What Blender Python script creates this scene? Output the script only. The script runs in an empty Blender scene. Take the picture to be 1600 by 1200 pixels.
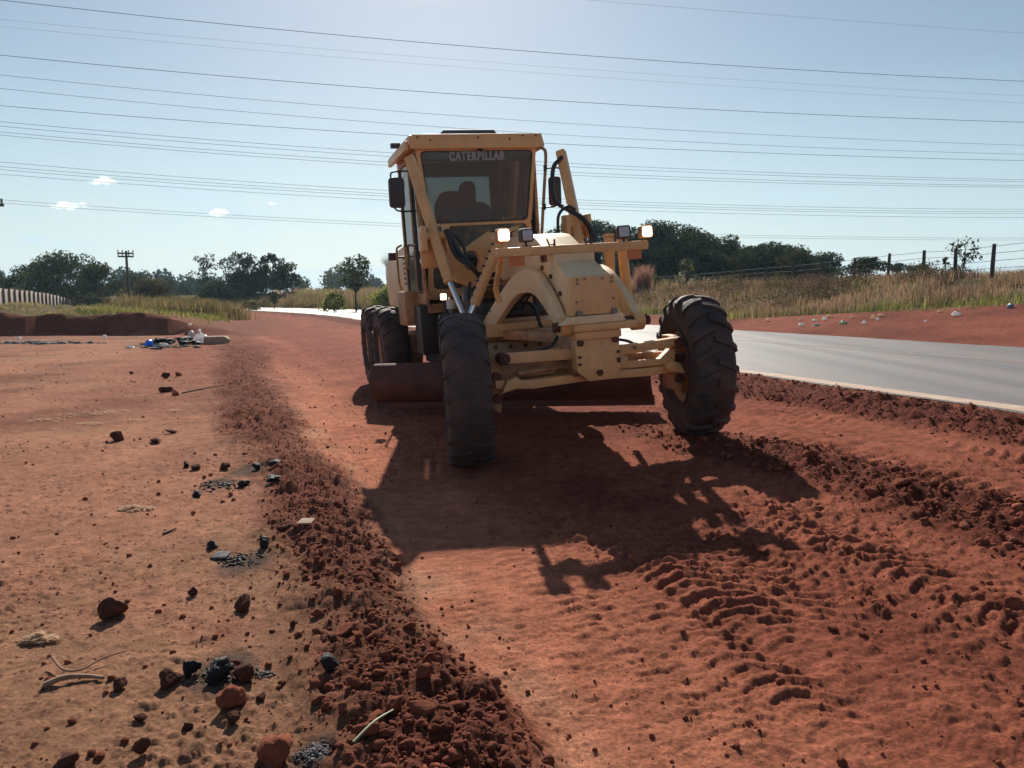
import bpy, bmesh, math, random
import numpy as np
from mathutils import Vector, Matrix, Euler

random.seed(7)
RNG = np.random.default_rng(11)
PI = math.pi
R = math.radians
SC = bpy.context.scene
COL = SC.collection

# ------------------------------------------------------------------ camera, sky, sun, exposure
CAM_H = 1.47
cam_d = bpy.data.cameras.new("camera")
cam = bpy.data.objects.new("camera", cam_d)
COL.objects.link(cam)
cam.location = (0, 0, CAM_H)
cam.rotation_euler = (R(90 - 6.37), 0, 0)
cam_d.sensor_width = 36
cam_d.lens = 27.0
cam_d.clip_start = 0.05
cam_d.clip_end = 20000
SC.camera = cam

SUN_EL, SUN_AZ = R(33.5), R(-6)          # azimuth from +Y, negative = to the left
world = bpy.data.worlds.new("World")
SC.world = world
world.use_nodes = True
wn, wl = world.node_tree.nodes, world.node_tree.links
for n in list(wn):
    wn.remove(n)
wout = wn.new("ShaderNodeOutputWorld")
bg = wn.new("ShaderNodeBackground")
sky = wn.new("ShaderNodeTexSky")
sky.sky_type = 'NISHITA'
sky.sun_disc = False
sky.sun_elevation = SUN_EL
sky.sun_rotation = SUN_AZ
sky.altitude = 600
sky.air_density = 1.25
sky.dust_density = 0.6
sky.ozone_density = 0.6
bg.inputs[1].default_value = 0.0555
# pale haze painted low over the horizon all round, with faint cloud wisps
wtc = wn.new("ShaderNodeTexCoord")
wmap = wn.new("ShaderNodeMapping")
wmap.inputs[3].default_value = (3.0, 3.0, 16.0)
wnz = wn.new("ShaderNodeTexNoise")
wnz.inputs['Scale'].default_value = 2.2
wnz.inputs['Detail'].default_value = 7
wnz.inputs['Roughness'].default_value = 0.6
wr = wn.new("ShaderNodeMapRange")
wr.inputs[1].default_value = 0.52
wr.inputs[2].default_value = 0.78
wr.inputs[3].default_value = 0.5
wr.inputs[4].default_value = 1.0
wsep = wn.new("ShaderNodeSeparateXYZ")
wlow = wn.new("ShaderNodeMapRange")
wlow.inputs[1].default_value = 0.26
wlow.inputs[2].default_value = 0.02
wmul = wn.new("ShaderNodeMath"); wmul.operation = 'MULTIPLY'
wmix = wn.new("ShaderNodeMixRGB")
wmix.inputs[2].default_value = (7.6, 10.4, 12.8, 1)
wl.new(wtc.outputs['Generated'], wmap.inputs[0])
wl.new(wmap.outputs[0], wnz.inputs['Vector'])
wl.new(wnz.outputs[0], wr.inputs[0])
wl.new(wtc.outputs['Generated'], wsep.inputs[0])
wl.new(wsep.outputs[2], wlow.inputs[0])
wl.new(wr.outputs[0], wmul.inputs[0])
wl.new(wlow.outputs[0], wmul.inputs[1])
wl.new(wmul.outputs[0], wmix.inputs[0])
wl.new(sky.outputs[0], wmix.inputs[1])
wl.new(wmix.outputs[0], bg.inputs[0])
wl.new(bg.outputs[0], wout.inputs[0])

sun_d = bpy.data.lights.new("sun", 'SUN')
sun_d.energy = 4.8
sun_d.angle = R(0.5)
sun_d.color = (1.0, 0.93, 0.82)
sun = bpy.data.objects.new("sun", sun_d)
COL.objects.link(sun)
sd = Vector((math.sin(SUN_AZ) * math.cos(SUN_EL), math.cos(SUN_AZ) * math.cos(SUN_EL), math.sin(SUN_EL)))
sun.rotation_euler = sd.to_track_quat('Z', 'Y').to_euler()
sun.location = (0, 0, 50)

SC.view_settings.view_transform = 'Standard'
SC.view_settings.look = 'None'
SC.view_settings.exposure = 0.53
SC.view_settings.gamma = 1.0
SC.view_settings.use_curve_mapping = False
SC.render.engine = 'CYCLES'
SC.cycles.use_denoising = True
SC.cycles.max_bounces = 8
SC.cycles.transparent_max_bounces = 16
SC.cycles.volume_bounces = 2
SC.cycles.sample_clamp_indirect = 6.0

# ------------------------------------------------------------------ materials
def mat(name, col, rough=0.7, metal=0.0, noise=0.0, nscale=8.0, col2=None, bump=0.0, bscale=40.0,
        spec=0.5, dust=None, dust_amt=0.0, coat=0.0, chips=0.0):
    m = bpy.data.materials.new(name)
    m.use_nodes = True
    nt = m.node_tree
    b = nt.nodes['Principled BSDF']
    b.inputs['Base Color'].default_value = (*col, 1)
    b.inputs['Roughness'].default_value = rough
    b.inputs['Metallic'].default_value = metal
    b.inputs['Specular IOR Level'].default_value = spec
    tc = nt.nodes.new('ShaderNodeTexCoord')
    last = None
    if noise > 0 or col2:
        nz = nt.nodes.new('ShaderNodeTexNoise')
        nz.inputs['Scale'].default_value = nscale
        nz.inputs['Detail'].default_value = 8
        nz.inputs['Roughness'].default_value = 0.65
        nt.links.new(tc.outputs['Object'], nz.inputs['Vector'])
        rp = nt.nodes.new('ShaderNodeValToRGB')
        rp.color_ramp.elements[0].position = 0.38
        rp.color_ramp.elements[1].position = 0.66
        c2 = col2 or tuple(c * (1 - noise) for c in col)
        rp.color_ramp.elements[0].color = (*c2, 1)
        rp.color_ramp.elements[1].color = (*col, 1)
        nt.links.new(nz.outputs[0], rp.inputs[0])
        last = rp.outputs[0]
    if dust:
        n2 = nt.nodes.new('ShaderNodeTexNoise')
        n2.inputs['Scale'].default_value = 3.1
        n2.inputs['Detail'].default_value = 10
        n2.inputs['Roughness'].default_value = 0.7
        nt.links.new(tc.outputs['Object'], n2.inputs['Vector'])
        mr = nt.nodes.new('ShaderNodeMapRange')
        mr.inputs[1].default_value = 0.35
        mr.inputs[2].default_value = 0.75
        mr.inputs[4].default_value = dust_amt
        nt.links.new(n2.outputs[0], mr.inputs[0])
        mx = nt.nodes.new('ShaderNodeMixRGB')
        mx.inputs[1].default_value = (*col, 1)
        mx.inputs[2].default_value = (*dust, 1)
        nt.links.new(mr.outputs[0], mx.inputs[0])
        if last:
            nt.links.new(last, mx.inputs[1])
        last = mx.outputs[0]
    if chips > 0:
        n4 = nt.nodes.new('ShaderNodeTexNoise')
        n4.inputs['Scale'].default_value = 14.0
        n4.inputs['Detail'].default_value = 12
        n4.inputs['Roughness'].default_value = 0.78
        nt.links.new(tc.outputs['Object'], n4.inputs['Vector'])
        mr4 = nt.nodes.new('ShaderNodeMapRange')
        mr4.inputs[1].default_value = 0.565
        mr4.inputs[2].default_value = 0.62
        mr4.inputs[4].default_value = chips
        nt.links.new(n4.outputs[0], mr4.inputs[0])
        mx4 = nt.nodes.new('ShaderNodeMixRGB')
        mx4.inputs[2].default_value = (0.15, 0.065, 0.035, 1)
        nt.links.new(mr4.outputs[0], mx4.inputs[0])
        nt.links.new(last, mx4.inputs[1])
        last = mx4.outputs[0]
    if last:
        nt.links.new(last, b.inputs['Base Color'])
    if bump > 0:
        n3 = nt.nodes.new('ShaderNodeTexNoise')
        n3.inputs['Scale'].default_value = bscale
        n3.inputs['Detail'].default_value = 6
        nt.links.new(tc.outputs['Object'], n3.inputs['Vector'])
        bp = nt.nodes.new('ShaderNodeBump')
        bp.inputs['Strength'].default_value = bump
        bp.inputs['Distance'].default_value = 0.02 if bscale > 15 else 0.006
        nt.links.new(n3.outputs[0], bp.inputs['Height'])
        nt.links.new(bp.outputs[0], b.inputs['Normal'])
    return m

def glass_mat(name, tint, gloss=0.03):
    m = bpy.data.materials.new(name)
    m.use_nodes = True
    nt = m.node_tree
    for n in list(nt.nodes):
        nt.nodes.remove(n)
    out = nt.nodes.new('ShaderNodeOutputMaterial')
    tr = nt.nodes.new('ShaderNodeBsdfTransparent')
    tr.inputs[0].default_value = (*tint, 1)
    gl = nt.nodes.new('ShaderNodeBsdfGlossy')
    gl.inputs['Roughness'].default_value = gloss
    df = nt.nodes.new('ShaderNodeBsdfDiffuse')
    df.inputs[0].default_value = (0.44, 0.41, 0.38, 1)
    fr = nt.nodes.new('ShaderNodeFresnel')
    fr.inputs[0].default_value = 1.5
    mx = nt.nodes.new('ShaderNodeMixShader')
    mx2 = nt.nodes.new('ShaderNodeMixShader')
    mx2.inputs[0].default_value = 0.20        # grey veil: thin dust film, plus reflection put into the pane's colour
    nt.links.new(fr.outputs[0], mx.inputs[0])
    nt.links.new(tr.outputs[0], mx.inputs[1])
    nt.links.new(gl.outputs[0], mx.inputs[2])
    nt.links.new(mx.outputs[0], mx2.inputs[1])
    nt.links.new(df.outputs[0], mx2.inputs[2])
    nt.links.new(mx2.outputs[0], out.inputs[0])
    return m

def emit_mat(name, col, s):
    m = bpy.data.materials.new(name)
    m.use_nodes = True
    b = m.node_tree.nodes['Principled BSDF']
    b.inputs['Base Color'].default_value = (0.8, 0.8, 0.8, 1)
    b.inputs['Emission Color'].default_value = (*col, 1)
    b.inputs['Emission Strength'].default_value = s
    return m

def attr_leaf_mat(name, trans=0.35, rough=0.6):
    """colour per leaf from the 'tone' attribute, part of the light let through the blade"""
    m = bpy.data.materials.new(name)
    m.use_nodes = True
    nt = m.node_tree
    for n in list(nt.nodes):
        nt.nodes.remove(n)
    out = nt.nodes.new('ShaderNodeOutputMaterial')
    at = nt.nodes.new('ShaderNodeAttribute')
    at.attribute_name = 'tone'
    df = nt.nodes.new('ShaderNodeBsdfDiffuse')
    tl = nt.nodes.new('ShaderNodeBsdfTranslucent')
    mx = nt.nodes.new('ShaderNodeMixShader')
    mx.inputs[0].default_value = trans
    nt.links.new(at.outputs[0], df.inputs[0])
    nt.links.new(at.outputs[0], tl.inputs[0])
    nt.links.new(df.outputs[0], mx.inputs[1])
    nt.links.new(tl.outputs[0], mx.inputs[2])
    nt.links.new(mx.outputs[0], out.inputs[0])
    return m

WALLDUST = (0.40, 0.24, 0.16)
DUST = (0.36, 0.17, 0.10)
M = {}
M['yellow'] = mat('faded_yellow_paint', (0.84, 0.48, 0.19), 0.5, noise=0.2, nscale=5, dust=(0.66, 0.36, 0.20), dust_amt=0.55, bump=0.05, bscale=60, chips=0.3)
M['yellow_dirty'] = mat('dirty_yellow_paint', (0.60, 0.35, 0.14), 0.6, noise=0.5, nscale=6, col2=(0.26, 0.13, 0.06), dust=DUST, dust_amt=0.6, bump=0.12, bscale=50, chips=0.8)
M['pale'] = mat('sun_bleached_yellow', (0.86, 0.64, 0.37), 0.5, noise=0.14, nscale=4, dust=(0.66, 0.40, 0.23), dust_amt=0.5, bump=0.05, bscale=50, chips=0.22)
M['rubber'] = mat('dusty_rubber', (0.034, 0.034, 0.038), 0.75, noise=0.4, nscale=7, dust=(0.17, 0.08, 0.052), dust_amt=0.7, bump=0.3, bscale=45)
M['black'] = mat('black_steel', (0.018, 0.019, 0.021), 0.5, noise=0.4, nscale=12, dust=(0.08, 0.05, 0.035), dust_amt=0.4)
M['hose'] = mat('black_hose', (0.02, 0.02, 0.023), 0.45, noise=0.2)
M['chrome'] = mat('polished_rod', (0.75, 0.74, 0.72), 0.18, 1.0)
M['rust'] = mat('rusty_steel', (0.11, 0.036, 0.022), 0.75, noise=0.5, nscale=6, col2=(0.06, 0.026, 0.02), dust=(0.17, 0.05, 0.03), dust_amt=0.7, bump=0.2, bscale=30)
M['steel'] = mat('worn_steel', (0.25, 0.22, 0.20), 0.45, 0.6, noise=0.4, nscale=9, dust=DUST, dust_amt=0.5)
M['bluegrey'] = mat('oily_grey_iron', (0.07, 0.085, 0.10), 0.5, 0.2, noise=0.5, nscale=9, dust=(0.15, 0.11, 0.08), dust_amt=0.4)
M['greenish'] = mat('greyed_green_paint', (0.27, 0.27, 0.17), 0.6, noise=0.3, nscale=8, dust=DUST, dust_amt=0.5)
M['glass'] = glass_mat('tinted_windscreen', (0.56, 0.62, 0.61))
M['glass_clear'] = glass_mat('cab_side_glass', (0.62, 0.68, 0.68))
M['interior'] = mat('dark_cab_lining', (0.035, 0.036, 0.038), 0.9, noise=0.3)
M['seat'] = mat('black_seat_fabric', (0.025, 0.023, 0.024), 0.9, noise=0.3, bump=0.1)
M['greytop'] = mat('grey_plastic_cover', (0.075, 0.085, 0.105), 0.6, noise=0.2)
M['mirror_back'] = mat('black_mirror_housing', (0.03, 0.035, 0.042), 0.5, noise=0.2, dust=DUST, dust_amt=0.15)
M['lamp_on'] = emit_mat('lit_lamp_glass', (1.0, 0.80, 0.58), 14)
M['lamp_warm'] = emit_mat('lit_amber_lamp_glass', (1.0, 0.68, 0.36), 5)
M['lamp_off'] = mat('unlit_lamp_glass', (0.55, 0.55, 0.6), 0.15, noise=0.25, nscale=30)
M['orange'] = mat('orange_marker_plate', (0.62, 0.20, 0.06), 0.5, noise=0.15)
M['letter'] = mat('faded_white_lettering', (0.36, 0.36, 0.355), 0.7, noise=0.3, nscale=30)
M['wood'] = mat('weathered_wood', (0.11, 0.085, 0.07), 0.9, noise=0.5, nscale=6, bump=0.2)
M['wood_post'] = mat('grey_fence_wood', (0.09, 0.075, 0.065), 0.9, noise=0.5, nscale=9, bump=0.2)
M['bark'] = mat('tree_bark', (0.085, 0.065, 0.05), 0.95, noise=0.5, nscale=4, bump=0.3, bscale=12)
M['bark_pale'] = mat('pale_bark', (0.30, 0.29, 0.28), 0.9, noise=0.3, nscale=5)
M['concrete'] = mat('pale_concrete', (0.50, 0.41, 0.34), 0.9, noise=0.22, nscale=1.3, dust=(0.40, 0.24, 0.16), dust_amt=0.5)
M['concrete_post'] = mat('stained_concrete', (0.16, 0.115, 0.095), 0.9, noise=0.4, nscale=3)
M['wire'] = mat('weathered_wire', (0.13, 0.14, 0.15), 0.9, 0.0)
M['leaf'] = attr_leaf_mat('leaf_blades', 0.30)
M['grassblade'] = attr_leaf_mat('grass_blades', 0.40)
M['leaf_bright'] = attr_leaf_mat('backlit_leaf_blades', 0.55)
M['rock_red'] = mat('red_laterite', (0.24, 0.072, 0.040), 1.0, spec=0.08, noise=0.55, nscale=14, col2=(0.12, 0.042, 0.028), dust=(0.36, 0.115, 0.064), dust_amt=0.7, bump=1.0, bscale=14)
M['rock_dark'] = mat('dark_brown_rock', (0.085, 0.034, 0.024), 1.0, spec=0.1, noise=0.5, nscale=14, col2=(0.04, 0.02, 0.017), dust=(0.20, 0.075, 0.048), dust_amt=0.6, bump=1.0, bscale=9)
M['char'] = mat('charred_lump', (0.014, 0.012, 0.013), 0.65, spec=0.3, noise=0.5, nscale=22, dust=(0.09, 0.07, 0.068), dust_amt=0.2, bump=1.0, bscale=9)
M['ash'] = mat('grey_ash', (0.17, 0.155, 0.155), 0.9, noise=0.5, nscale=25, col2=(0.05, 0.045, 0.048), bump=0.6)
M['straw'] = mat('pale_straw', (0.74, 0.57, 0.40), 0.9, noise=0.35, nscale=20)
M['bagwhite'] = mat('white_plastic_bag', (0.86, 0.84, 0.83), 0.35, noise=0.15, nscale=12)
M['baggrey'] = mat('grey_plastic_bag', (0.55, 0.54, 0.57), 0.35, noise=0.2, nscale=12)
M['bagblue'] = mat('blue_plastic_bag', (0.05, 0.30, 0.80), 0.35, noise=0.2, nscale=9)
M['bagcream'] = mat('cream_paper', (0.84, 0.66, 0.48), 0.8, noise=0.2, nscale=14)
M['baggreen'] = mat('pale_green_plastic', (0.45, 0.60, 0.42), 0.4, noise=0.3, nscale=14)
def add_translucent(m, w):
    nt = m.node_tree
    b = nt.nodes['Principled BSDF']
    out = next(n for n in nt.nodes if n.type == 'OUTPUT_MATERIAL')
    tl = nt.nodes.new('ShaderNodeBsdfTranslucent')
    tl.inputs[0].default_value = b.inputs['Base Color'].default_value
    mx = nt.nodes.new('ShaderNodeMixShader')
    mx.inputs[0].default_value = w
    nt.links.new(b.outputs[0], mx.inputs[1]); nt.links.new(tl.outputs[0], mx.inputs[2]); nt.links.new(mx.outputs[0], out.inputs[0])
for k_ in ('straw', 'bagwhite', 'baggrey', 'bagblue', 'bagcream', 'baggreen'):
    add_translucent(M[k_], 0.6)
M['cardboard'] = mat('tan_cardboard', (0.42, 0.29, 0.19), 0.9, noise=0.25, nscale=8)
M['ceramic'] = mat('brown_house_wall', (0.42, 0.38, 0.34), 0.9, noise=0.2)

# ------------------------------------------------------------------ helpers
def tag(o, label=None, cat=None, group=None, kind=None):
    if label: o['label'] = label
    if cat: o['category'] = cat
    if group: o['group'] = group
    if kind: o['kind'] = kind
    return o

def thing(name, label, cat, loc=(0, 0, 0), rot=(0, 0, 0), group=None):
    o = bpy.data.objects.new(name, None)
    o.empty_display_size = 0.2
    COL.objects.link(o)
    o.location = loc
    o.rotation_euler = rot
    return tag(o, label, cat, group)

def link_mesh(name, me, m, parent=None, loc=None, rot=None):
    o = bpy.data.objects.new(name, me)
    COL.objects.link(o)
    if m is not None:
        me.materials.append(m)
    if parent: o.parent = parent
    if loc is not None: o.location = loc
    if rot is not None: o.rotation_euler = rot
    return o

def obj(name, bm, m, parent=None, loc=None, rot=None, smooth=True, bevel=0.0):
    if bevel > 0:
        bmesh.ops.remove_doubles(bm, verts=bm.verts, dist=1e-5)
        ed = [e for e in bm.edges if len(e.link_faces) == 2 and e.calc_face_angle(0) > R(35)]
        if ed:
            bmesh.ops.bevel(bm, geom=ed, offset=bevel, segments=2, profile=0.6, affect='EDGES', clamp_overlap=True)
    bmesh.ops.recalc_face_normals(bm, faces=bm.faces)
    me = bpy.data.meshes.new(name)
    bm.to_mesh(me)
    bm.free()
    if smooth:
        me.polygons.foreach_set('use_smooth', [True] * len(me.polygons))
        try:
            me.set_sharp_from_angle(angle=R(38))
        except Exception:
            pass
    return link_mesh(name, me, m, parent, loc, rot)

def fast_mesh(name, V, Fc, tone=None, smooth=False):
    """numpy vertices and an (n,3) or (n,4) face table to a mesh"""
    V = np.ascontiguousarray(V, dtype=np.float32)
    Fc = np.ascontiguousarray(Fc, dtype=np.int32)
    k = Fc.shape[1]
    me = bpy.data.meshes.new(name)
    me.vertices.add(len(V))
    me.vertices.foreach_set('co', V.ravel())
    me.loops.add(Fc.size)
    me.loops.foreach_set('vertex_index', Fc.ravel())
    me.polygons.add(len(Fc))
    me.polygons.foreach_set('loop_start', np.arange(0, Fc.size, k, dtype=np.int32))
    me.polygons.foreach_set('loop_total', np.full(len(Fc), k, dtype=np.int32))
    if smooth:
        me.polygons.foreach_set('use_smooth', np.ones(len(Fc), dtype=bool))
    if tone is not None:
        a = me.attributes.new('tone', 'FLOAT_COLOR', 'POINT')
        c = np.ones((len(V), 4), dtype=np.float32)
        c[:, :tone.shape[1]] = tone
        a.data.foreach_set('color', c.ravel())
    me.update()
    me.validate()
    return me

def box(bm, x0, x1, y0, y1, z0, z1, mtx=None):
    vs = [bm.verts.new(p) for p in ((x0, y0, z0), (x1, y0, z0), (x1, y1, z0), (x0, y1, z0),
                                    (x0, y0, z1), (x1, y0, z1), (x1, y1, z1), (x0, y1, z1))]
    for f in ((0, 3, 2, 1), (4, 5, 6, 7), (0, 1, 5, 4), (1, 2, 6, 5), (2, 3, 7, 6), (3, 0, 4, 7)):
        bm.faces.new([vs[i] for i in f])
    if mtx is not None:
        bmesh.ops.transform(bm, matrix=mtx, verts=vs)
    return vs

def prism(bm, poly, axis, a, b):
    """polygon extruded along an axis. axis 'x': poly is (y,z); 'y': (x,z); 'z': (x,y)"""
    def P(p, t):
        return {'x': (t, p[0], p[1]), 'y': (p[0], t, p[1]), 'z': (p[0], p[1], t)}[axis]
    A = [bm.verts.new(P(p, a)) for p in poly]
    B = [bm.verts.new(P(p, b)) for p in poly]
    n = len(poly)
    bm.faces.new(A)
    bm.faces.new(B[::-1])
    for i in range(n):
        bm.faces.new((A[i], B[i], B[(i + 1) % n], A[(i + 1) % n]))
    return A + B

def strip_prism(bm, top, bot, axis, a, b):
    """a bar with outline top[] / bot[] of equal length (good for arches), extruded along an axis"""
    def P(p, t):
        return {'x': (t, p[0], p[1]), 'y': (p[0], t, p[1]), 'z': (p[0], p[1], t)}[axis]
    rows = [[bm.verts.new(P(q, t)) for q, t in ((tp, a), (tp, b), (bt, b), (bt, a))] for tp, bt in zip(top, bot)]
    for r0, r1 in zip(rows, rows[1:]):
        for k in range(4):
            bm.faces.new((r0[k], r0[(k + 1) % 4], r1[(k + 1) % 4], r1[k]))
    bm.faces.new(rows[0][::-1])
    bm.faces.new(rows[-1])

def ring_prism(bm, outer, inner, y0, y1, shear=None):
    n = len(outer)
    rows = [[bm.verts.new((q[0], t, q[1])) for q, t in ((o, y0), (o, y1), (i, y1), (i, y0))] for o, i in zip(outer, inner)]
    for j in range(n):
        r0, r1 = rows[j], rows[(j + 1) % n]
        for k in range(4):
            bm.faces.new((r0[k], r0[(k + 1) % 4], r1[(k + 1) % 4], r1[k]))

def frame_of(d):
    d = Vector(d).normalized()
    up = Vector((0, 0, 1)) if abs(d.z) < 0.95 else Vector((1, 0, 0))
    s = d.cross(up).normalized()
    return s, s.cross(d).normalized()

def tube(bm, pts, r, seg=10, caps=True):
    pts = [Vector(p) for p in pts]
    rs = r if isinstance(r, (list, tuple)) else [r] * len(pts)
    rings = []
    s = None
    for i, p in enumerate(pts):
        d = (pts[min(i + 1, len(pts) - 1)] - pts[max(i - 1, 0)])
        if d.length < 1e-9:
            d = Vector((0, 0, 1))
        d.normalize()
        if s is None:
            s, t = frame_of(d)
        else:
            s = (s - d * s.dot(d))
            if s.length < 1e-6:
                s, t = frame_of(d)
            s.normalize()
        t = d.cross(s)
        rings.append([bm.verts.new(p + (s * math.cos(2 * PI * k / seg) + t * math.sin(2 * PI * k / seg)) * rs[i]) for k in range(seg)])
    for a, b in zip(rings, rings[1:]):
        for k in range(seg):
            bm.faces.new((a[k], a[(k + 1) % seg], b[(k + 1) % seg], b[k]))
    if caps:
        bm.faces.new(rings[0][::-1])
        bm.faces.new(rings[-1])
    return rings

def smooth_pts(pts, n=6):
    """Catmull-Rom through the points"""
    P = [Vector(p) for p in pts]
    P = [P[0] * 2 - P[1]] + P + [P[-1] * 2 - P[-2]]
    out = []
    for i in range(1, len(P) - 2):
        for k in range(n):
            t = k / n
            a, b, c, d = P[i - 1], P[i], P[i + 1], P[i + 2]
            out.append(0.5 * ((2 * b) + (c - a) * t + (2 * a - 5 * b + 4 * c - d) * t * t + (3 * b - a - 3 * c + d) * t ** 3))
    out.append(P[-2])
    return out

def lathe(bm, prof, axis='x', seg=48, close=True):
    """profile of (along axis, radius) pairs"""
    rings = []
    for (h, r) in prof:
        ring = []
        for k in range(seg):
            a = 2 * PI * k / seg
            c, s = r * math.cos(a), r * math.sin(a)
            ring.append(bm.verts.new({'x': (h, c, s), 'y': (c, h, s), 'z': (c, s, h)}[axis]))
        rings.append(ring)
    n = len(rings)
    for i in range(n if close else n - 1):
        a, b = rings[i], rings[(i + 1) % n]
        for k in range(seg):
            bm.faces.new((a[k], a[(k + 1) % seg], b[(k + 1) % seg], b[k]))
    if not close:
        bm.faces.new(rings[0])
        bm.faces.new(rings[-1][::-1])

# numpy noise --------------------------------------------------------
def _hash(ix, iy, s):
    h = (ix.astype(np.int64) * 374761393 + iy.astype(np.int64) * 668265263 + s * 1442695041) & 0xffffffff
    h = ((h ^ (h >> 13)) * 1274126177) & 0xffffffff
    h = h ^ (h >> 16)
    return (h & 0xffff) / 65535.0

def vnoise(x, y, s=0):
    ix, iy = np.floor(x), np.floor(y)
    fx, fy = x - ix, y - iy
    ux, uy = fx * fx * (3 - 2 * fx), fy * fy * (3 - 2 * fy)
    a, b = _hash(ix, iy, s), _hash(ix + 1, iy, s)
    c, d = _hash(ix, iy + 1, s), _hash(ix + 1, iy + 1, s)
    return (a * (1 - ux) + b * ux) * (1 - uy) + (c * (1 - ux) + d * ux) * uy - 0.5

def fbm(x, y, s=0, oct=4, gain=0.5):
    v, a, f = 0, 1.0, 1.0
    ca, sa = 0.8, 0.6
    for o in range(oct):
        v = v + a * vnoise((x * ca - y * sa) * f, (x * sa + y * ca) * f, s + o * 17)
        a *= gain
        f *= 2.03
    return v

def cells(x, y, s=0, jitter=0.9):
    """round lumps: distance to the nearest random point of a unit lattice, and that point's random size"""
    ix, iy = np.floor(x), np.floor(y)
    best = np.full(np.shape(x), 9.0)
    rnd = np.zeros(np.shape(x))
    for ox in (-1, 0, 1):
        for oy in (-1, 0, 1):
            px = ix + ox + 0.5 + (_hash(ix + ox, iy + oy, s) - 0.5) * jitter
            py = iy + oy + 0.5 + (_hash(ix + ox, iy + oy, s + 5) - 0.5) * jitter
            d = np.hypot(x - px, y - py)
            k = d < best
            best = np.where(k, d, best)
            rnd = np.where(k, _hash(ix + ox, iy + oy, s + 9), rnd)
    return best, rnd

def sstep(a, b, x):
    t = np.clip((x - a) / (b - a), 0, 1)
    return t * t * (3 - 2 * t)

# ------------------------------------------------------------------ the lie of the land
RA = R(21.4)                                   # the road runs off to the left of the view
RC, RS = math.cos(RA), math.sin(RA)

def bend(q):
    t = np.maximum(0, q - 45)
    return np.where(t < 60, 0.0037 * t * t, 0.0037 * 3600 + 0.444 * (t - 60))

def to_pq(x, y):
    q = -x * RS + y * RC
    return x * RC + y * RS + bend(q), q

def from_pq(p, q):
    p0 = p - bend(np.asarray(q, float))
    return p0 * RC - q * RS, p0 * RS + q * RC

ROAD0, ROAD1 = 7.75, 18.1
def road_z(p):
    return 0.30 + 0.02 * (1 - np.abs(np.clip((p - ROAD0) / (ROAD1 - ROAD0), 0, 1) * 2 - 1))

def base_h(p, q, x, y):
    """broad shape of the ground, without clods and tracks"""
    h = np.interp(p, [-60, -2, 0.6, 1.0, 2.0, 4.6, 7.6, 7.72, 7.85, 18.1, 18.3], [0, 0, 0.0, -0.06, -0.06, 0.115, 0.295, 0.297, 0.24, 0.25, 0.30])
    # bank beyond the road
    pg = 20.3 + np.maximum(0, 26 - q) * 0.42
    hv = 0.30 + 0.17 * np.clip(p - 18.3, 0, None)
    hg = 0.30 + 0.17 * np.clip(pg - 18.3, 0, None)
    top = 2.35 + 0.35 * fbm(x * 0.09, y * 0.09, 3, 3) + 0.2 * sstep(20, 5, q) + 0.5 * fbm(x * 0.30, y * 0.30, 33, 3) - 0.40 * sstep(24, 36, q)
    t = sstep(0, 1, (p - pg) / np.clip(30.0 - pg, 2, None))
    up = np.where(p < pg, np.minimum(hv, hg), hg + (top - hg) * t)
    h = np.where(p > 18.3, up, h)
    # the far country falls back to one level
    far = sstep(120, 400, np.hypot(x, y))
    h = h * (1 - far) + 0.2 * far
    # spoil bank at the left, its cut face towards the yard
    face = 30.3 + 0.10 * (x + 20) + 1.6 * fbm(x * 0.25, 0 * x, 31, 3) + 0.5 * sstep(-15, -12, x)
    up = sstep(0, 0.65, y - face)
    back = sstep(0, 26, y - face - 3)
    along = sstep(-10.5, -17.5, x + 0.28 * (y - 34)) * (1 + 0.5 * fbm(x * 0.35, y * 0.2, 37, 3))
    hb = 0.98 * along * up * (1 - back) * (1 + 0.22 * fbm(x * 1.1, y * 0.8, 39, 4))
    left = sstep(-2, -14, p) * sstep(45, 80, y) * (1 - far)
    h = h + hb - 0.9 * left
    return h

def rough_mask(p, q):
    a = fbm(q * 0.35, p * 0.3, 41, 3) * 0.7
    r1 = sstep(6.05, 6.45, p + a * 0.6) * sstep(7.72, 7.35, p)
    r2 = sstep(3.75, 4.15, p + a) * sstep(4.95, 4.6, p + a) * sstep(9, 4.5, q)
    return np.clip(r1 + r2, 0, 1)

def windrow_mask(p, q):
    a = fbm(q * 0.5, p * 0.4, 43, 3) * 0.28
    w = 1 + 0.02 * q
    c = 0.56 + 0.006 * q
    hw = 0.34 + 0.022 * np.clip(q, 0, 30)
    d = (p + a * w * 1.3 - c) / hw
    return np.clip(1 - d * d, 0, 1) * sstep(40, 18, q) * np.clip(0.82 + 0.7 * fbm(q * 0.8, p * 1.1, 47, 3), 0.25, 1)

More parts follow.
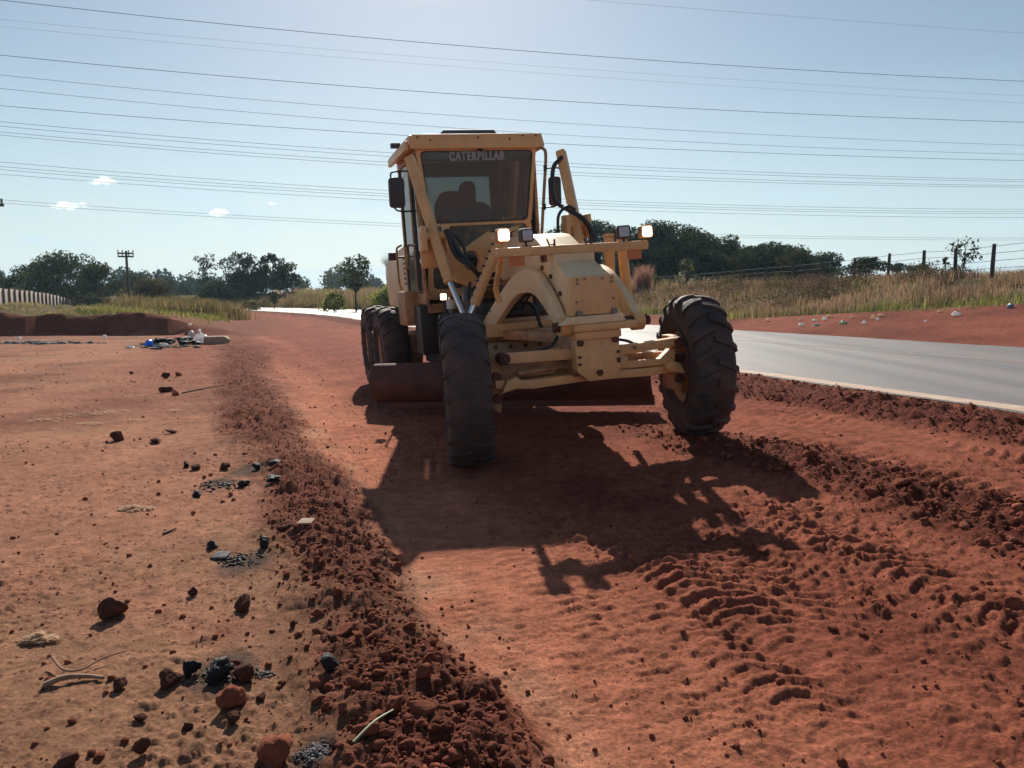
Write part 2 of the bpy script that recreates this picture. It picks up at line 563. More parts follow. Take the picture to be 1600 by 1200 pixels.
def lug_tracks(p, q):
    """tyre prints pressed into the soft strip: a chevron lug pattern along each wheel path"""
    h = np.zeros(np.shape(p))
    for k, (pc, wdt, pitch, depth, q0, q1, sgn) in enumerate((
            (2.34, 0.23, 0.118, 0.026, 2.7, 4.6, 1), (2.82, 0.22, 0.118, 0.022, 2.3, 4.2, -1), (2.08, 0.17, 0.118, 0.020, 2.0, 3.0, 1), (3.32, 0.20, 0.12, 0.019, 1.4, 5.2, 1), (3.72, 0.20, 0.12, 0.015, 1.4, 4.6, -1), (1.62, 0.18, 0.10, 0.008, 1.2, 4.5, 1), (2.6, 0.24, 0.118, 0.016, 0.8, 2.3, 1), (3.2, 0.22, 0.118, 0.014, 0.6, 1.9, -1),
            (5.20, 0.28, 0.15, 0.030, 2, 24, 1), (5.85, 0.28, 0.15, 0.028, 2, 24, -1), (3.35, 0.22, 0.16, 0.012, 1, 30, 1),
            (-1.9, 0.12, 0.06, 0.005, 1, 22, 1), (-0.85, 0.12, 0.055, 0.005, 2, 25, -1))):
        wob = 0.10 * fbm(q * 0.25, 0 * q + k, 61 + k, 2)
        d = (p - pc - wob) / wdt
        ins = sstep(1.0, 0.88, np.abs(d)) * sstep(q0 - 0.4, q0 + 0.4, q) * sstep(q1 + 1.2, q1 - 1.2, q)
        ph = (q + sgn * 0.16 * (np.abs(d) ** 1.5) * wdt / 0.25 + 0.05 * d + 0.045 * fbm(q * 3, p * 3, 71 + k, 3)) / pitch
        s = 0.5 + 0.5 * np.sin(2 * PI * ph)
        lug = sstep(0.55, 0.9, s)
        fade = np.clip(0.75 + 1.2 * fbm(q * 0.9, p * 1.6, 81 + k, 3), 0.0, 1.0)
        h = h + ins * fade * depth * (lug - 0.35)
    return h

def ground_h(x, y, detail=True):
    p, q = to_pq(x, y)
    h = base_h(p, q, x, y)
    dist = np.hypot(x, y)
    h = h + 0.03 * fbm(x * 0.35, y * 0.35, 2, 3) * sstep(1, 3, dist) * sstep(0.9, -0.5, p) + 0.012 * fbm(x * 0.8, y * 0.8, 5, 2)
    wm = windrow_mask(p, q)
    h = h + wm * ((0.058 + 0.08 * fbm(x * 1.3, y * 1.3, 51, 3)) * (0.42 + 0.58 * sstep(9, 3, q)))
    if not detail:
        return h
    near = sstep(45, 12, dist)
    onroad = sstep(7.6, 7.72, p) * sstep(18.3, 18.15, p)
    rm = rough_mask(p, q)
    # loose lumpy soil
    d1, r1 = cells(x * 11, y * 11, 3)
    d2, r2 = cells(x * 23, y * 23, 4)
    d3, r3 = cells(x * 5.2, y * 5.2, 6)
    l1 = np.clip(1 - d1 / (0.30 + 0.35 * r1), 0, 1) ** 0.6 * (0.4 + r1)
    l2 = np.clip(1 - d2 / (0.30 + 0.35 * r2), 0, 1) ** 0.6 * (0.4 + r2)
    l3 = np.clip(1 - d3 / (0.25 + 0.35 * r3), 0, 1) ** 0.6 * (0.3 + r3)
    lumps = 0.026 * l1 + 0.014 * l2 + 0.044 * l3 * (r3 > 0.35)
    amt = np.clip(rm * 1.0 + wm * 1.1, 0, 1.15)
    h = h + near * amt * (lumps + 0.05 * fbm(x * 6, y * 6, 8, 5, 0.6)) + 0.02 * rm * near - 0.012 * near * sstep(7.2, 7.45, p) * sstep(7.72, 7.6, p)
    strip = sstep(0.85, 1.1, p) * sstep(7.7, 7.4, p)
    churn = strip * sstep(1.5, 2.3, p + 0.7 * fbm(x * 0.7, y * 0.7, 19, 3))
    # scattered crumbs everywhere else
    sc = np.clip(fbm(x * 0.9, y * 0.9, 12, 3) + 0.28, 0, 1) * (1 - amt.clip(0, 1))
    d4, r4 = cells(x * 47, y * 47, 7)
    l4 = np.clip(1 - d4 / (0.25 + 0.4 * r4), 0, 1) ** 0.6
    crumbs = np.where(r2 > 0.66, l2, 0) * 0.013 + np.where(r1 > 0.93, l1, 0) * 0.020 + np.where(r4 > 0.5, l4, 0) * 0.008
    strip = sstep(0.85, 1.1, p) * sstep(7.7, 7.4, p)
    h = h + near * crumbs * sc * (0.95 + 0.9 * churn) * (1 - onroad)
    # dry crust and grain of the earth
    ruff = np.clip(0.35 + 1.3 * fbm(x * 0.6, y * 0.6, 18, 3), 0.15, 1.0)
    h = h + near * (1 - onroad) * ((0.009 + 0.010 * churn) * ruff * fbm(x * 17, y * 17, 14, 5, 0.66) + 0.007 * churn * ruff * fbm(x * 7, y * 7, 20, 4, 0.6) + 0.006 * strip * fbm(p * 7, q * 34, 15, 4, 0.62))
    # scraped, slightly torn surface of the strip, the tears running across it
    tear = fbm(p * 5.5, q * 24, 16, 4, 0.6)
    h = h - near * strip * 0.010 * ruff * sstep(0.12, 0.22, tear) * (1 - amt.clip(0, 1))
    h = h + near * lug_tracks(p, q) * (1 - 0.5 * amt.clip(0, 1))
    h = h + 0.05 * sstep(8, 16, q) * sstep(0.9, 1.6, p) * sstep(7.4, 6.8, p) * fbm(p * 1.6, q * 0.12, 99, 4)
    return h

def ground_at(x, y):
    return float(ground_h(np.array([x], float), np.array([y], float))[0])

def px_ray(u, v):
    """direction of sight through a point of the 1600 x 1200 photograph, used to measure where things stand"""
    a = R(6.37)
    X, Y = (u - 800) / 1200.0, -(v - 600) / 1200.0
    return Vector((X, math.cos(a) + math.sin(a) * Y, -math.sin(a) + math.cos(a) * Y))

def on_ground(u, v):
    d = px_ray(u, v)
    t = 1.0
    lo = 1.0
    while t < 400:
        pnt = Vector((0, 0, CAM_H)) + d * t
        if float(ground_h(np.array([pnt.x]), np.array([pnt.y]), False)[0]) >= pnt.z:
            break
        lo = t
        t *= 1.05
    hi = t
    for _ in range(24):
        m_ = 0.5 * (lo + hi)
        pnt = Vector((0, 0, CAM_H)) + d * m_
        if float(ground_h(np.array([pnt.x]), np.array([pnt.y]), False)[0]) >= pnt.z:
            hi = m_
        else:
            lo = m_
    pnt = Vector((0, 0, CAM_H)) + d * hi
    return pnt.x, pnt.y

def at_depth(u, v, Y):
    d = px_ray(u, v)
    return Vector((0, 0, CAM_H)) + d * (Y / d.y)

# ------------------------------------------------------------------ ground sheet
def make_ground():
    r = [0.0, 0.6, 1.2, 1.7]
    while r[-1] < 5.5: r.append(r[-1] * 1.0036)
    while r[-1] < 10: r.append(r[-1] * 1.006)
    while r[-1] < 42: r.append(r[-1] * 1.0125)
    while r[-1] < 3200: r.append(r[-1] * 1.05)
    r = np.array(r)
    a = np.concatenate([np.radians(np.arange(-38, 38.001, 0.118)), np.radians(np.linspace(40, 320, 70))])
    na, nr = len(a), len(r)
    A, RR = np.meshgrid(a, r)
    X, Y = RR * np.sin(A), RR * np.cos(A)
    x, y = X.ravel(), Y.ravel()
    z = ground_h(x, y)
    V = np.stack([x, y, z], 1)
    i = np.arange((nr - 1) * na)
    rr, aa = i // na, i % na
    nx = (aa + 1) % na
    Fc = np.stack([rr * na + aa, rr * na + nx, (rr + 1) * na + nx, (rr + 1) * na + aa], 1)[:, ::-1]
    p, q = to_pq(x, y)
    # what the soil is made of: dry tan yard, graded red, loose moist red, ash, grass litter
    tan = np.array([0.37, 0.170, 0.104]); red = np.array([0.45, 0.165, 0.096]); loose = np.array([0.135, 0.036, 0.023])
    ash = np.array([0.135, 0.092, 0.075]); grs = np.array([0.12, 0.088, 0.042]); bank = np.array([0.19, 0.066, 0.042])
    c = np.repeat(tan[None], len(x), 0)
    n1 = fbm(x * 0.5, y * 0.5, 91, 4)
    n2 = fbm(x * 2.5, y * 2.5, 92, 4)
    def blend(c, col, w):
        w = np.clip(w, 0, 1)[:, None]
        return c * (1 - w) + col * w
    c = blend(c, np.array([0.200, 0.080, 0.050]), (0.42 + 1.6 * n1 + 0.5 * n2) * 0.85 * (0.35 + 0.65 * sstep(60, 10, np.hypot(x, y))))
    c = blend(c, np.array([0.32, 0.175, 0.10]), sstep(0.1, 0.4, fbm(x * 0.8, y * 0.8, 95, 3)) * 0.6)
    strip = sstep(0.8, 1.0, p) * sstep(7.8, 7.6, p) * sstep(-400, 0, q)
    c = blend(c, red, strip)
    c = blend(c, np.array([0.29, 0.086, 0.050]), strip * sstep(1.3, 3.0, p + 0.8 * n1) * 0.85)
    c = blend(c, np.array([0.20, 0.056, 0.034]), strip * (1.6 * n1 + 0.9 * n2 - 0.05) * sstep(1.6, 3.0, p))
    c = blend(c, np.array([0.46, 0.26, 0.165]), sstep(1.35, 1.0, p) * sstep(0.75, 0.95, p) * (0.5 + n2) * 0.7)
    rut = fbm(p * 1.6, q * 0.12, 99, 4)
    c = blend(c, np.array([0.26, 0.078, 0.050]), strip * sstep(10, 18, q) * np.clip(0.62 + 1.3 * rut, 0, 1))
    farleft = sstep(9, 20, q) * sstep(2.0, 0.3, p) * sstep(-2.6, -0.8, p + 0.5 * n1)
    c = blend(c, np.array([0.27, 0.095, 0.06]), farleft)
    wm, rm = windrow_mask(p, q), rough_mask(p, q)
    c = blend(c, loose, np.clip(wm * 1.6, 0, 1) * 0.75)
    c = blend(c, loose, rm * 0.95)
    # darker pebbles and crumbs lying in the pale dust
    dd, rr_ = cells(x * 19, y * 19, 301); d5, r5 = cells(x * 37, y * 37, 302)
    peb = np.clip(sstep(0.30, 0.18, dd) * (rr_ > 0.80) + sstep(0.32, 0.2, d5) * (r5 > 0.82), 0, 1) * sstep(22, 9, np.hypot(x, y))
    c = blend(c, np.array([0.13, 0.05, 0.035]), peb * np.clip(0.55 + 1.6 * fbm(x * 0.8, y * 0.8, 303, 3), 0, 1.0))
    verge = sstep(18.0, 18.4, p)
    pg = 20.3 + np.maximum(0, 26 - q) * 0.42
    c = blend(c, np.array([0.26, 0.078, 0.047]), verge)
    c = blend(c, loose, verge * (0.2 + 1.3 * n1))
    c = blend(c, grs, sstep(-0.2, 0.6, p - pg) * verge)
    ydst = y
    face = 30.3 + 0.10 * (x + 20)
    lb = sstep(-3, -6, p) * sstep(0.7, 1.2, ydst - face)
    c = blend(c, bank, sstep(-9, -12, x + 0.28 * (y - 34)) * sstep(-0.6, 0.2, y - face) * sstep(60, 40, y))
    c = blend(c, grs, np.maximum(lb, sstep(1.0, -0.2, p + 0.6 * n1) * sstep(36, 42, y)))
    c = blend(c, grs, sstep(60, 130, np.hypot(x, y)) * (1 - sstep(-1, 1, p) * sstep(19, 17, p)))
    am = sstep(0.0, 0.5, fbm(x * 0.5, y * 1.1, 97, 5, 0.6) + 0.12) * sstep(-1.2, -3.2, p) * sstep(23.5, 26.5, y + 0.1 * x + 1.5 + 2 * n2) * sstep(30.5, 27.5, y)
    c = blend(c, ash, am * 0.9)
    for (u, v, rad) in ((345, 755, .16), (390, 735, .2), (380, 880, .2), (350, 1050, .16), (490, 1178, .09), (250, 540, 1.6), (300, 532, 1.6)):
        gx, gy = on_ground(u, v)
        c = blend(c, ash * 0.7, 0.9 * sstep(rad, rad * 0.4, np.hypot(x - gx, (y - gy) * (0.7 if rad < 1 else 1.6)) + 0.3 * rad * n2))
    me = fast_mesh('ground', V, Fc, tone=np.clip(c, 0.01, 0.9), smooth=True)
    m = bpy.data.materials.new('red_earth')
    m.use_nodes = True
    nt = m.node_tree
    b = nt.nodes['Principled BSDF']
    b.inputs['Roughness'].default_value = 1.0
    b.inputs['Specular IOR Level'].default_value = 0.06
    at = nt.nodes.new('ShaderNodeAttribute'); at.attribute_name = 'tone'
    tc = nt.nodes.new('ShaderNodeTexCoord')
    fac = []
    for sc_, lo, hi in ((9.0, 0.62, 1.28), (70.0, 0.58, 1.36), (1.2, 0.78, 1.14)):
        nz = nt.nodes.new('ShaderNodeTexNoise')
        nz.inputs['Scale'].default_value = sc_
        nz.inputs['Detail'].default_value = 8
        nz.inputs['Roughness'].default_value = 0.65
        nt.links.new(tc.outputs['Object'], nz.inputs['Vector'])
        mr = nt.nodes.new('ShaderNodeMapRange')
        mr.inputs[1].default_value = 0.3; mr.inputs[2].default_value = 0.7
        mr.inputs[3].default_value = lo; mr.inputs[4].default_value = hi
        nt.links.new(nz.outputs[0], mr.inputs[0])
        fac.append(mr.outputs[0])
    m1 = nt.nodes.new('ShaderNodeMath'); m1.operation = 'MULTIPLY'
    m2 = nt.nodes.new('ShaderNodeMath'); m2.operation = 'MULTIPLY'
    nt.links.new(fac[0], m1.inputs[0]); nt.links.new(fac[1], m1.inputs[1])
    nt.links.new(m1.outputs[0], m2.inputs[0]); nt.links.new(fac[2], m2.inputs[1])
    vm = nt.nodes.new('ShaderNodeVectorMath'); vm.operation = 'SCALE'
    nt.links.new(at.outputs['Color'], vm.inputs[0]); nt.links.new(m2.outputs[0], vm.inputs['Scale'])
    nt.links.new(vm.outputs[0], b.inputs['Base Color'])
    n3 = nt.nodes.new('ShaderNodeTexNoise')
    n3.inputs['Scale'].default_value = 70; n3.inputs['Detail'].default_value = 10; n3.inputs['Roughness'].default_value = 0.78
    nt.links.new(tc.outputs['Object'], n3.inputs['Vector'])
    bp = nt.nodes.new('ShaderNodeBump')
    bp.inputs['Strength'].default_value = 0.9; bp.inputs['Distance'].default_value = 0.014
    nt.links.new(n3.outputs[0], bp.inputs['Height'])
    nt.links.new(bp.outputs[0], b.inputs['Normal'])
    o = link_mesh('ground', me, m)
    return tag(o, 'red earth ground with a freshly graded strip beside the road', kind='structure')
make_ground()

# ------------------------------------------------------------------ road with its painted lines
def road_sheet(name, p0, p1, m, dz, label, q0=-30, q1=420, n=4, wob=0.0):
    qs = np.concatenate([np.arange(q0, 40, 0.5), np.arange(40, q1, 2.0)])
    ps = np.linspace(0, 1, n + 1)
    Q, S = np.meshgrid(qs, ps, indexing='ij')
    e0 = p0 + wob * fbm(Q * 1.3, 0 * Q, 201, 4)
    e1 = p1 + wob * fbm(Q * 1.3, 0 * Q, 207, 4)
    P_ = e0 + (e1 - e0) * S
    x, y = from_pq(P_, Q)
    far = sstep(120, 400, np.hypot(x, y))
    z = road_z(P_) * (1 - far) + 0.25 * far + dz
    V = np.stack([x.ravel(), y.ravel(), z.ravel()], 1)
    k = n + 1
    i = np.arange((len(qs) - 1) * n)
    a, b = i // n, i % n
    Fc = np.stack([a * k + b, a * k + b + 1, (a + 1) * k + b + 1, (a + 1) * k + b], 1)
    o = link_mesh(name, fast_mesh(name, V, Fc, smooth=True), m)
    return tag(o, label, kind='structure')

def asphalt_mat():
    m = mat('asphalt', (0.115, 0.108, 0.105), 0.52, noise=0.25, nscale=60, bump=0.35, bscale=130, spec=0.5)
    nt = m.node_tree
    b = nt.nodes['Principled BSDF']
    src = b.inputs['Base Color'].links[0].from_socket
    tc = nt.nodes.new('ShaderNodeTexCoord')
    mp = nt.nodes.new('ShaderNodeMapping')
    mp.inputs['Rotation'].default_value = (0, 0, -RA)
    mp.inputs['Scale'].default_value = (1.3, 0.03, 1)
    nz = nt.nodes.new('ShaderNodeTexNoise'); nz.inputs['Scale'].default_value = 1.0; nz.inputs['Detail'].default_value = 6
    nt.links.new(tc.outputs['Object'], mp.inputs[0]); nt.links.new(mp.outputs[0], nz.inputs['Vector'])
    mr = nt.nodes.new('ShaderNodeMapRange')
    mr.inputs[1].default_value = 0.35; mr.inputs[2].default_value = 0.7; mr.inputs[4].default_value = 0.8
    nt.links.new(nz.outputs[0], mr.inputs[0])
    mx = nt.nodes.new('ShaderNodeMixRGB')
    mx.inputs[2].default_value = (0.25, 0.20, 0.17, 1)
    nt.links.new(mr.outputs[0], mx.inputs[0]); nt.links.new(src, mx.inputs[1])
    nt.links.new(mx.outputs[0], b.inputs['Base Color'])
    return m
M['asphalt'] = asphalt_mat()
M['edge'] = mat('dusty_edge_line', (0.60, 0.47, 0.35), 0.8, noise=0.35, nscale=6, dust=(0.38, 0.20, 0.125), dust_amt=1.0)
M['lane'] = mat('worn_lane_line', (0.50, 0.36, 0.27), 0.8, noise=0.4, nscale=9, dust=(0.18, 0.14, 0.12), dust_amt=0.7)
road_sheet('road', ROAD0 - 0.02, ROAD1, M['asphalt'], 0.0, 'grey asphalt road running off to the left', n=10, wob=0.22)
road_sheet('edge_marking', ROAD0 + 0.06, ROAD0 + 0.42, M['edge'], 0.005, 'broad dusty cream edge line along the near side of the road', n=2, wob=0.10)
road_sheet('lane_marking', 13.55, 13.67, M['lane'], 0.005, 'thin faded lane line in the middle of the road', n=1, wob=0.02)

# ------------------------------------------------------------------ the motor grader
GTH, GPH = R(17.5), R(-4.0)
GR = thing('motor_grader', 'faded yellow motor grader with lit work lamps driving towards the camera', 'grader', (0.70, 7.27, 0.03), (0, GPH, GTH))
GM = Matrix.Translation((0.70, 7.27, 0.03)) @ Euler((0, GPH, GTH), 'XYZ').to_matrix().to_4x4()

def bolt(bm, p, r=0.022, h=0.02, d='y-'):
    p = Vector(p)
    v = {'y-': Vector((0, -h, 0)), 'x-': Vector((-h, 0, 0)), 'x+': Vector((h, 0, 0)), 'z+': Vector((0, 0, h))}[d]
    tube(bm, [p - v * 0.3, p + v], r, 6)

def tiny(o):
    o['kind'] = 'stuff'
    return o

def empty_part(name, parent, loc, rot=(0, 0, 0)):
    o = bpy.data.objects.new(name, None)
    o.empty_display_size = 0.1
    COL.objects.link(o)
    o.parent = parent
    o.location = loc
    o.rotation_euler = rot
    return o

# --- tyres and wheels
def tyre_bm(Rad, W, lug, nl, rim, worn):
    bm = bmesh.new()
    hw = W / 2
    Rc = Rad - lug
    prof = [(-hw * 0.62, rim), (-hw * 0.86, rim + 0.03), (-hw * 1.0, rim + (Rc - rim) * 0.45), (-hw * 0.985, rim + (Rc - rim) * 0.68),
            (-hw * 0.90, Rc - 0.045), (-hw * 0.70, Rc - 0.012), (-hw * 0.35, Rc), (0, Rc + 0.004), (hw * 0.35, Rc), (hw * 0.70, Rc - 0.012), (hw * 0.90, Rc - 0.045),
            (hw * 0.985, rim + (Rc - rim) * 0.68), (hw * 1.0, rim + (Rc - rim) * 0.45), (hw * 0.86, rim + 0.03), (hw * 0.62, rim)]
    lathe(bm, prof, 'x', 72)
    # moulding rings on the sidewall
    for s in (-1, 1):
        for rr in (rim + 0.055, rim + (Rc - rim) * 0.55):
            lathe(bm, [(s * hw * 0.93, rr), (s * (hw * 1.015), rr + 0.004), (s * (hw * 1.015), rr + 0.014), (s * hw * 0.93, rr + 0.018)], 'x', 72)
    # directional traction lugs, alternate halves offset
    def sect(w):        # crown radius at width fraction
        return Rc - 0.055 * abs(w) ** 3.2
    for i in range(nl):
        for s in (-1, 1):
            a0 = 2 * PI * (i + (0.5 if s > 0 else 0)) / nl
            steps = [(-0.06, 0), (0.30, 0.10), (0.62, 0.24), (0.86, 0.36), (1.0, 0.43)]
            wd = 0.30 * 2 * PI / nl
            prev = None
            for j, (w, da) in enumerate(steps):
                ww = w * hw * s
                top = sect(w) + lug * (0.75 if worn and j < 3 else 1.0)
                bot = sect(w) - 0.02
                if j == len(steps) - 1:
                    top = Rc - 0.03; bot = Rc - 0.16
                cur = []
                for (rad_, dd) in ((bot, -1.25), (top, -0.9), (top, 0.9), (bot, 1.25)):
                    an = a0 + (da * 2.1 * PI / nl) + dd * wd * 0.5
                    cur.append(bm.verts.new((ww, rad_ * math.cos(an), rad_ * math.sin(an))))
                if prev:
                    for k in range(3):
                        bm.faces.new((prev[k], prev[k + 1], cur[k + 1], cur[k]))
                else:
                    bm.faces.new(cur)
                prev = cur
            bm.faces.new(prev[::-1])
    return bm

def rim_bm(W, rim, side, front):
    """wheel disc with its dish; side = +1 when the outer face looks to +x"""
    bm = bmesh.new()
    hw = W / 2 * 0.72
    o = side
    prof = [(-hw * o, rim + 0.025), (-hw * o, rim - 0.02), (-hw * 0.8 * o, rim - 0.045), (0.02 * o, rim - 0.05), (0.05 * o, rim - 0.13),
            (0.07 * o, 0.16), (0.10 * o, 0.13), (0.10 * o, 0.0), (0.13 * o, 0.0), (0.13 * o, 0.14), (0.10 * o, 0.17), (0.08 * o, rim - 0.12),
            (hw * 0.8 * o, rim - 0.04), (hw * o, rim - 0.02), (hw * o, rim + 0.025)]
    prof = [(h, max(r, 0.004)) for h, r in prof]
    lathe(bm, prof, 'x', 48)
    for k in range(10):
        a = 2 * PI * k / 10
        p = Vector((0.115 * o, 0.105 * math.cos(a), 0.105 * math.sin(a)))
        tube(bm, [p, p + Vector((0.035 * o, 0, 0))], 0.014, 6)
    return bm

tyre_me = {}
def wheel(name, loc, yaw, side, Rad=0.70, W=0.40, lug=0.034, worn=True, lean=0.0, flip=False, key='f'):
    wh = empty_part(name, GR, loc, (0, lean, yaw))
    if key not in tyre_me:
        bm = tyre_bm(Rad, W, lug, 20, 0.34, worn)
        t = obj('tyre', bm, M['rubber'], wh)
        tyre_me[key] = t.data
    else:
        t = link_mesh('tyre', tyre_me[key], None, wh)
    t.rotation_euler = (random.uniform(0, 6.28), 0, 0)
    obj('rim', rim_bm(W, 0.34, side, True), M['yellow_dirty'], wh)
    return wh

STEER = R(-11)
FW = [(-1.13, -1), (1.22, 1)]
for fx, s in FW:
    wh = wheel('front_wheel', (fx, 0, 0.695), STEER, s, worn=(s < 0), key='w' if s < 0 else 'd', lug=0.014 if s < 0 else 0.032)
    # knuckle and brake drum on the inner side of the wheel
    bm = bmesh.new()
    lathe(bm, [(0, 0.15), (-s * 0.10, 0.15), (-s * 0.12, 0.12), (-s * 0.2, 0.10), (-s * 0.2, 0.004), (0, 0.004)], 'x', 24)
    for k in range(8):
        a = 2 * PI * k / 8
        bolt(bm, (-s * 0.11, 0.125 * math.cos(a), 0.125 * math.sin(a)), 0.013, 0.02, 'x+' if s < 0 else 'x-')
    obj('hub', bm, M['yellow_dirty'], wh)
for y in (5.0, 6.62):
    for s in (-1, 1):
        wheel('rear_wheel', (s * 1.04, y, 0.70), 0, s, lug=0.03, key='r')

# tandem cases carrying the rear wheels
for s in (-1, 1):
    bm = bmesh.new()
    prism(bm, [(4.75, 0.45), (6.85, 0.45), (7.0, 0.7), (6.7, 0.95), (4.9, 0.95), (4.6, 0.7)], 'x', s * 0.62, s * 0.80)
    obj('tandem_case', bm, M['yellow_dirty'], GR, bevel=0.02)
bm = bmesh.new()
tube(bm, [(-0.65, 5.8, 0.75), (0.65, 5.8, 0.75)], 0.2, 20)
obj('rear_axle', bm, M['black'], GR)

# --- main frame: gooseneck beam, highest over the front, running back to the cab
bm = bmesh.new()
top = [(-0.30, 1.645), (0.10, 1.845), (0.48, 2.035), (0.58, 2.075), (0.72, 2.095), (1.3, 2.11), (2.2, 2.08), (3.3, 1.92)]
bot = [(-0.30, 1.15), (0.10, 1.42), (0.45, 1.57), (0.62, 1.62), (0.80, 1.66), (1.3, 1.68), (2.2, 1.62), (3.3, 1.40)]
strip_prism(bm, top, bot, 'x', -0.20, 0.20)
frame = obj('main_frame', bm, M['pale'], GR, bevel=0.015)
bm = bmesh.new()
for (y, z) in ((-0.12, 1.50), (0.1, 1.66), (0.05, 1.53), (0.32, 1.75), (0.3, 1.84)):
    bolt(bm, (-0.201, y, z), 0.025, 0.02, 'x-')
tiny(obj('frame_bolt', bm, M['rust'], frame))
bm = bmesh.new()
box(bm, -0.203, -0.198, 0.18, 0.36, 1.80, 1.93)
obj('maroon_sticker', bm, mat('maroon_sticker', (0.17, 0.05, 0.06), 0.6, noise=0.3), frame)

# --- nose: bolted upper plate, cross tube with pivots, lower plate
bm = bmesh.new()
prism(bm, [(-0.20, 1.645), (0.22, 1.645), (0.235, 1.34), (0.225, 1.30), (-0.235, 1.30), (-0.235, 1.34)], 'y', -0.40, -0.30)
nose = obj('nose_plate', bm, M['yellow'], GR, bevel=0.012)
bm = bmesh.new()
for (x, z) in ((-0.15, 1.615), (-0.08, 1.62), (0.09, 1.615), (0.18, 1.615), (-0.15, 1.58), (0.18, 1.58), (-0.165, 1.42), (0.19, 1.43)):
    bolt(bm, (x, -0.40, z), 0.011, 0.012)
for (x, z) in ((-0.15, 1.315), (0.19, 1.32)):
    bolt(bm, (x, -0.40, z), 0.032, 0.03)
tiny(obj('nose_bolt', bm, M['steel'], nose))
bm = bmesh.new()
prism(bm, [(-0.235, 1.295), (0.235, 1.295), (0.30, 1.225), (-0.34, 1.225)], 'y', -0.44, -0.28)
obj('nose_flange', bm, M['pale'], nose, bevel=0.01)
bm = bmesh.new()
box(bm, -0.22, 0.40, -0.45, -0.24, 1.155, 1.224)
box(bm, -0.20, 0.25, -0.42, -0.22, 1.08, 1.155)
cross = obj('cross_member', bm, M['yellow'], GR, bevel=0.02)
bm = bmesh.new()
tube(bm, [(-0.30, -0.30, 1.20), (0.56, -0.30, 1.21)], 0.050, 16)
for x0, x1, rr in ((-0.36, -0.31, 0.045), (0.55, 0.585, 0.042)):
    tube(bm, [(x0, -0.30, 1.205), (x1, -0.30, 1.205)], rr, 12)
obj('pivot_pin', bm, M['rust'], cross)
bm = bmesh.new()
prism(bm, [(-0.195, 1.085), (0.235, 1.085), (0.24, 0.83), (0.235, 0.78), (0.14, 0.705), (-0.08, 0.705), (-0.185, 0.80), (-0.19, 0.84)], 'y', -0.39, -0.27)
low = obj('lower_plate', bm, M['yellow'], GR, bevel=0.012)
bm = bmesh.new()
for (x, z, r_) in ((-0.15, 1.055, 0.032), (0.19, 1.065, 0.034), (0.025, 0.775, 0.03), (-0.165, 0.93, 0.014), (-0.165, 0.865, 0.014), (0.215, 0.95, 0.014), (0.215, 0.885, 0.014), (0.215, 0.86, 0.012)):
    bolt(bm, (x, -0.39, z), r_, 0.026)
tiny(obj('plate_bolt', bm, M['rust'], low))
bm = bmesh.new()
box(bm, -0.17, 0.20, -0.26, 0.12, 0.74, 1.10)
obj('bolster', bm, M['yellow_dirty'], GR, bevel=0.02)

# --- front axle
bm = bmesh.new()
prism(bm, [(-0.90, 0.70), (-0.55, 0.665), (-0.10, 0.68), (0.15, 0.68), (0.60, 0.665), (0.97, 0.68), (0.97, 0.75), (0.6, 0.745), (0.15, 0.76), (-0.1, 0.76), (-0.55, 0.745), (-0.90, 0.775)], 'y', -0.20, 0.16)
ax = obj('front_axle', bm, M['yellow'], GR, bevel=0.012)
bm = bmesh.new()
prism(bm, [(-0.85, 0.76), (0.95, 0.76), (0.95, 0.86), (0.2, 0.90), (-0.2, 0.90), (-0.85, 0.86)], 'y', -0.06, 0.10)
obj('axle_web', bm, M['yellow_dirty'], ax, bevel=0.01)
bm = bmesh.new()
prism(bm, [(-0.82, 0.915), (-0.15, 0.90), (0.40, 0.895), (0.92, 0.93), (0.92, 1.01), (0.40, 0.985), (-0.15, 1.00), (-0.82, 1.01)], 'y', -0.24, -0.14)
lean = obj('lean_bar', bm, M['yellow'], GR, bevel=0.012)
for x in (-0.815, 0.925):
    bm = bmesh.new()
    tube(bm, [(x, -0.262, 0.965), (x, -0.08, 0.965)], 0.052, 16)
    tube(bm, [(x, -0.275, 0.965), (x, -0.262, 0.965)], 0.030, 8)
    obj('lean_bar_pin', bm, M['rust'], lean)
bm = bmesh.new()
for (x, z) in ((0.455, 0.955),):
    tube(bm, [(x, -0.262, z), (x, -0.23, z)], 0.018, 8)
obj('grease_fitting', bm, M['steel'], lean)
# lower right step plate and stub under the lean bar
bm = bmesh.new()
prism(bm, [(0.26, 0.88), (0.40, 0.88), (0.40, 0.825), (0.74, 0.82), (0.84, 0.90), (0.90, 0.90), (0.90, 0.76), (0.26, 0.76)], 'y', -0.20, -0.12)
obj('axle_bracket', bm, M['yellow'], ax, bevel=0.008)
# steering knuckles
for s, x in ((-1, -0.87), (1, 0.97)):
    bm = bmesh.new()
    prism(bm, [(x - 0.05, 0.50), (x + 0.03, 0.46), (x + 0.06, 0.70), (x + 0.05, 1.02), (x - 0.05, 1.02), (x - 0.07, 0.75)], 'y', -0.12, 0.10)
    tube(bm, [(x, 0, 0.695), (x + s * 0.18, 0, 0.695)], 0.085, 16)
    k = obj('steering_knuckle', bm, M['yellow_dirty'], GR, bevel=0.012)
    for zz, r_ in ((0.80, 0.04), (0.60, 0.045)):
        bm = bmesh.new()
        tube(bm, [(x, -0.165, zz), (x, -0.10, zz)], r_, 12)
        obj('king_pin', bm, M['rust'], k)
    bm = bmesh.new()
    prism(bm, [(x, 0.66), (x - s * 0.06, 0.77), (x - s * 0.15, 0.80), (x - s * 0.21, 0.745), (x - s * 0.18, 0.70)], 'y', -0.27, -0.2)
    obj('steering_arm', bm, M['yellow'], k, bevel=0.012)
bm = bmesh.new()
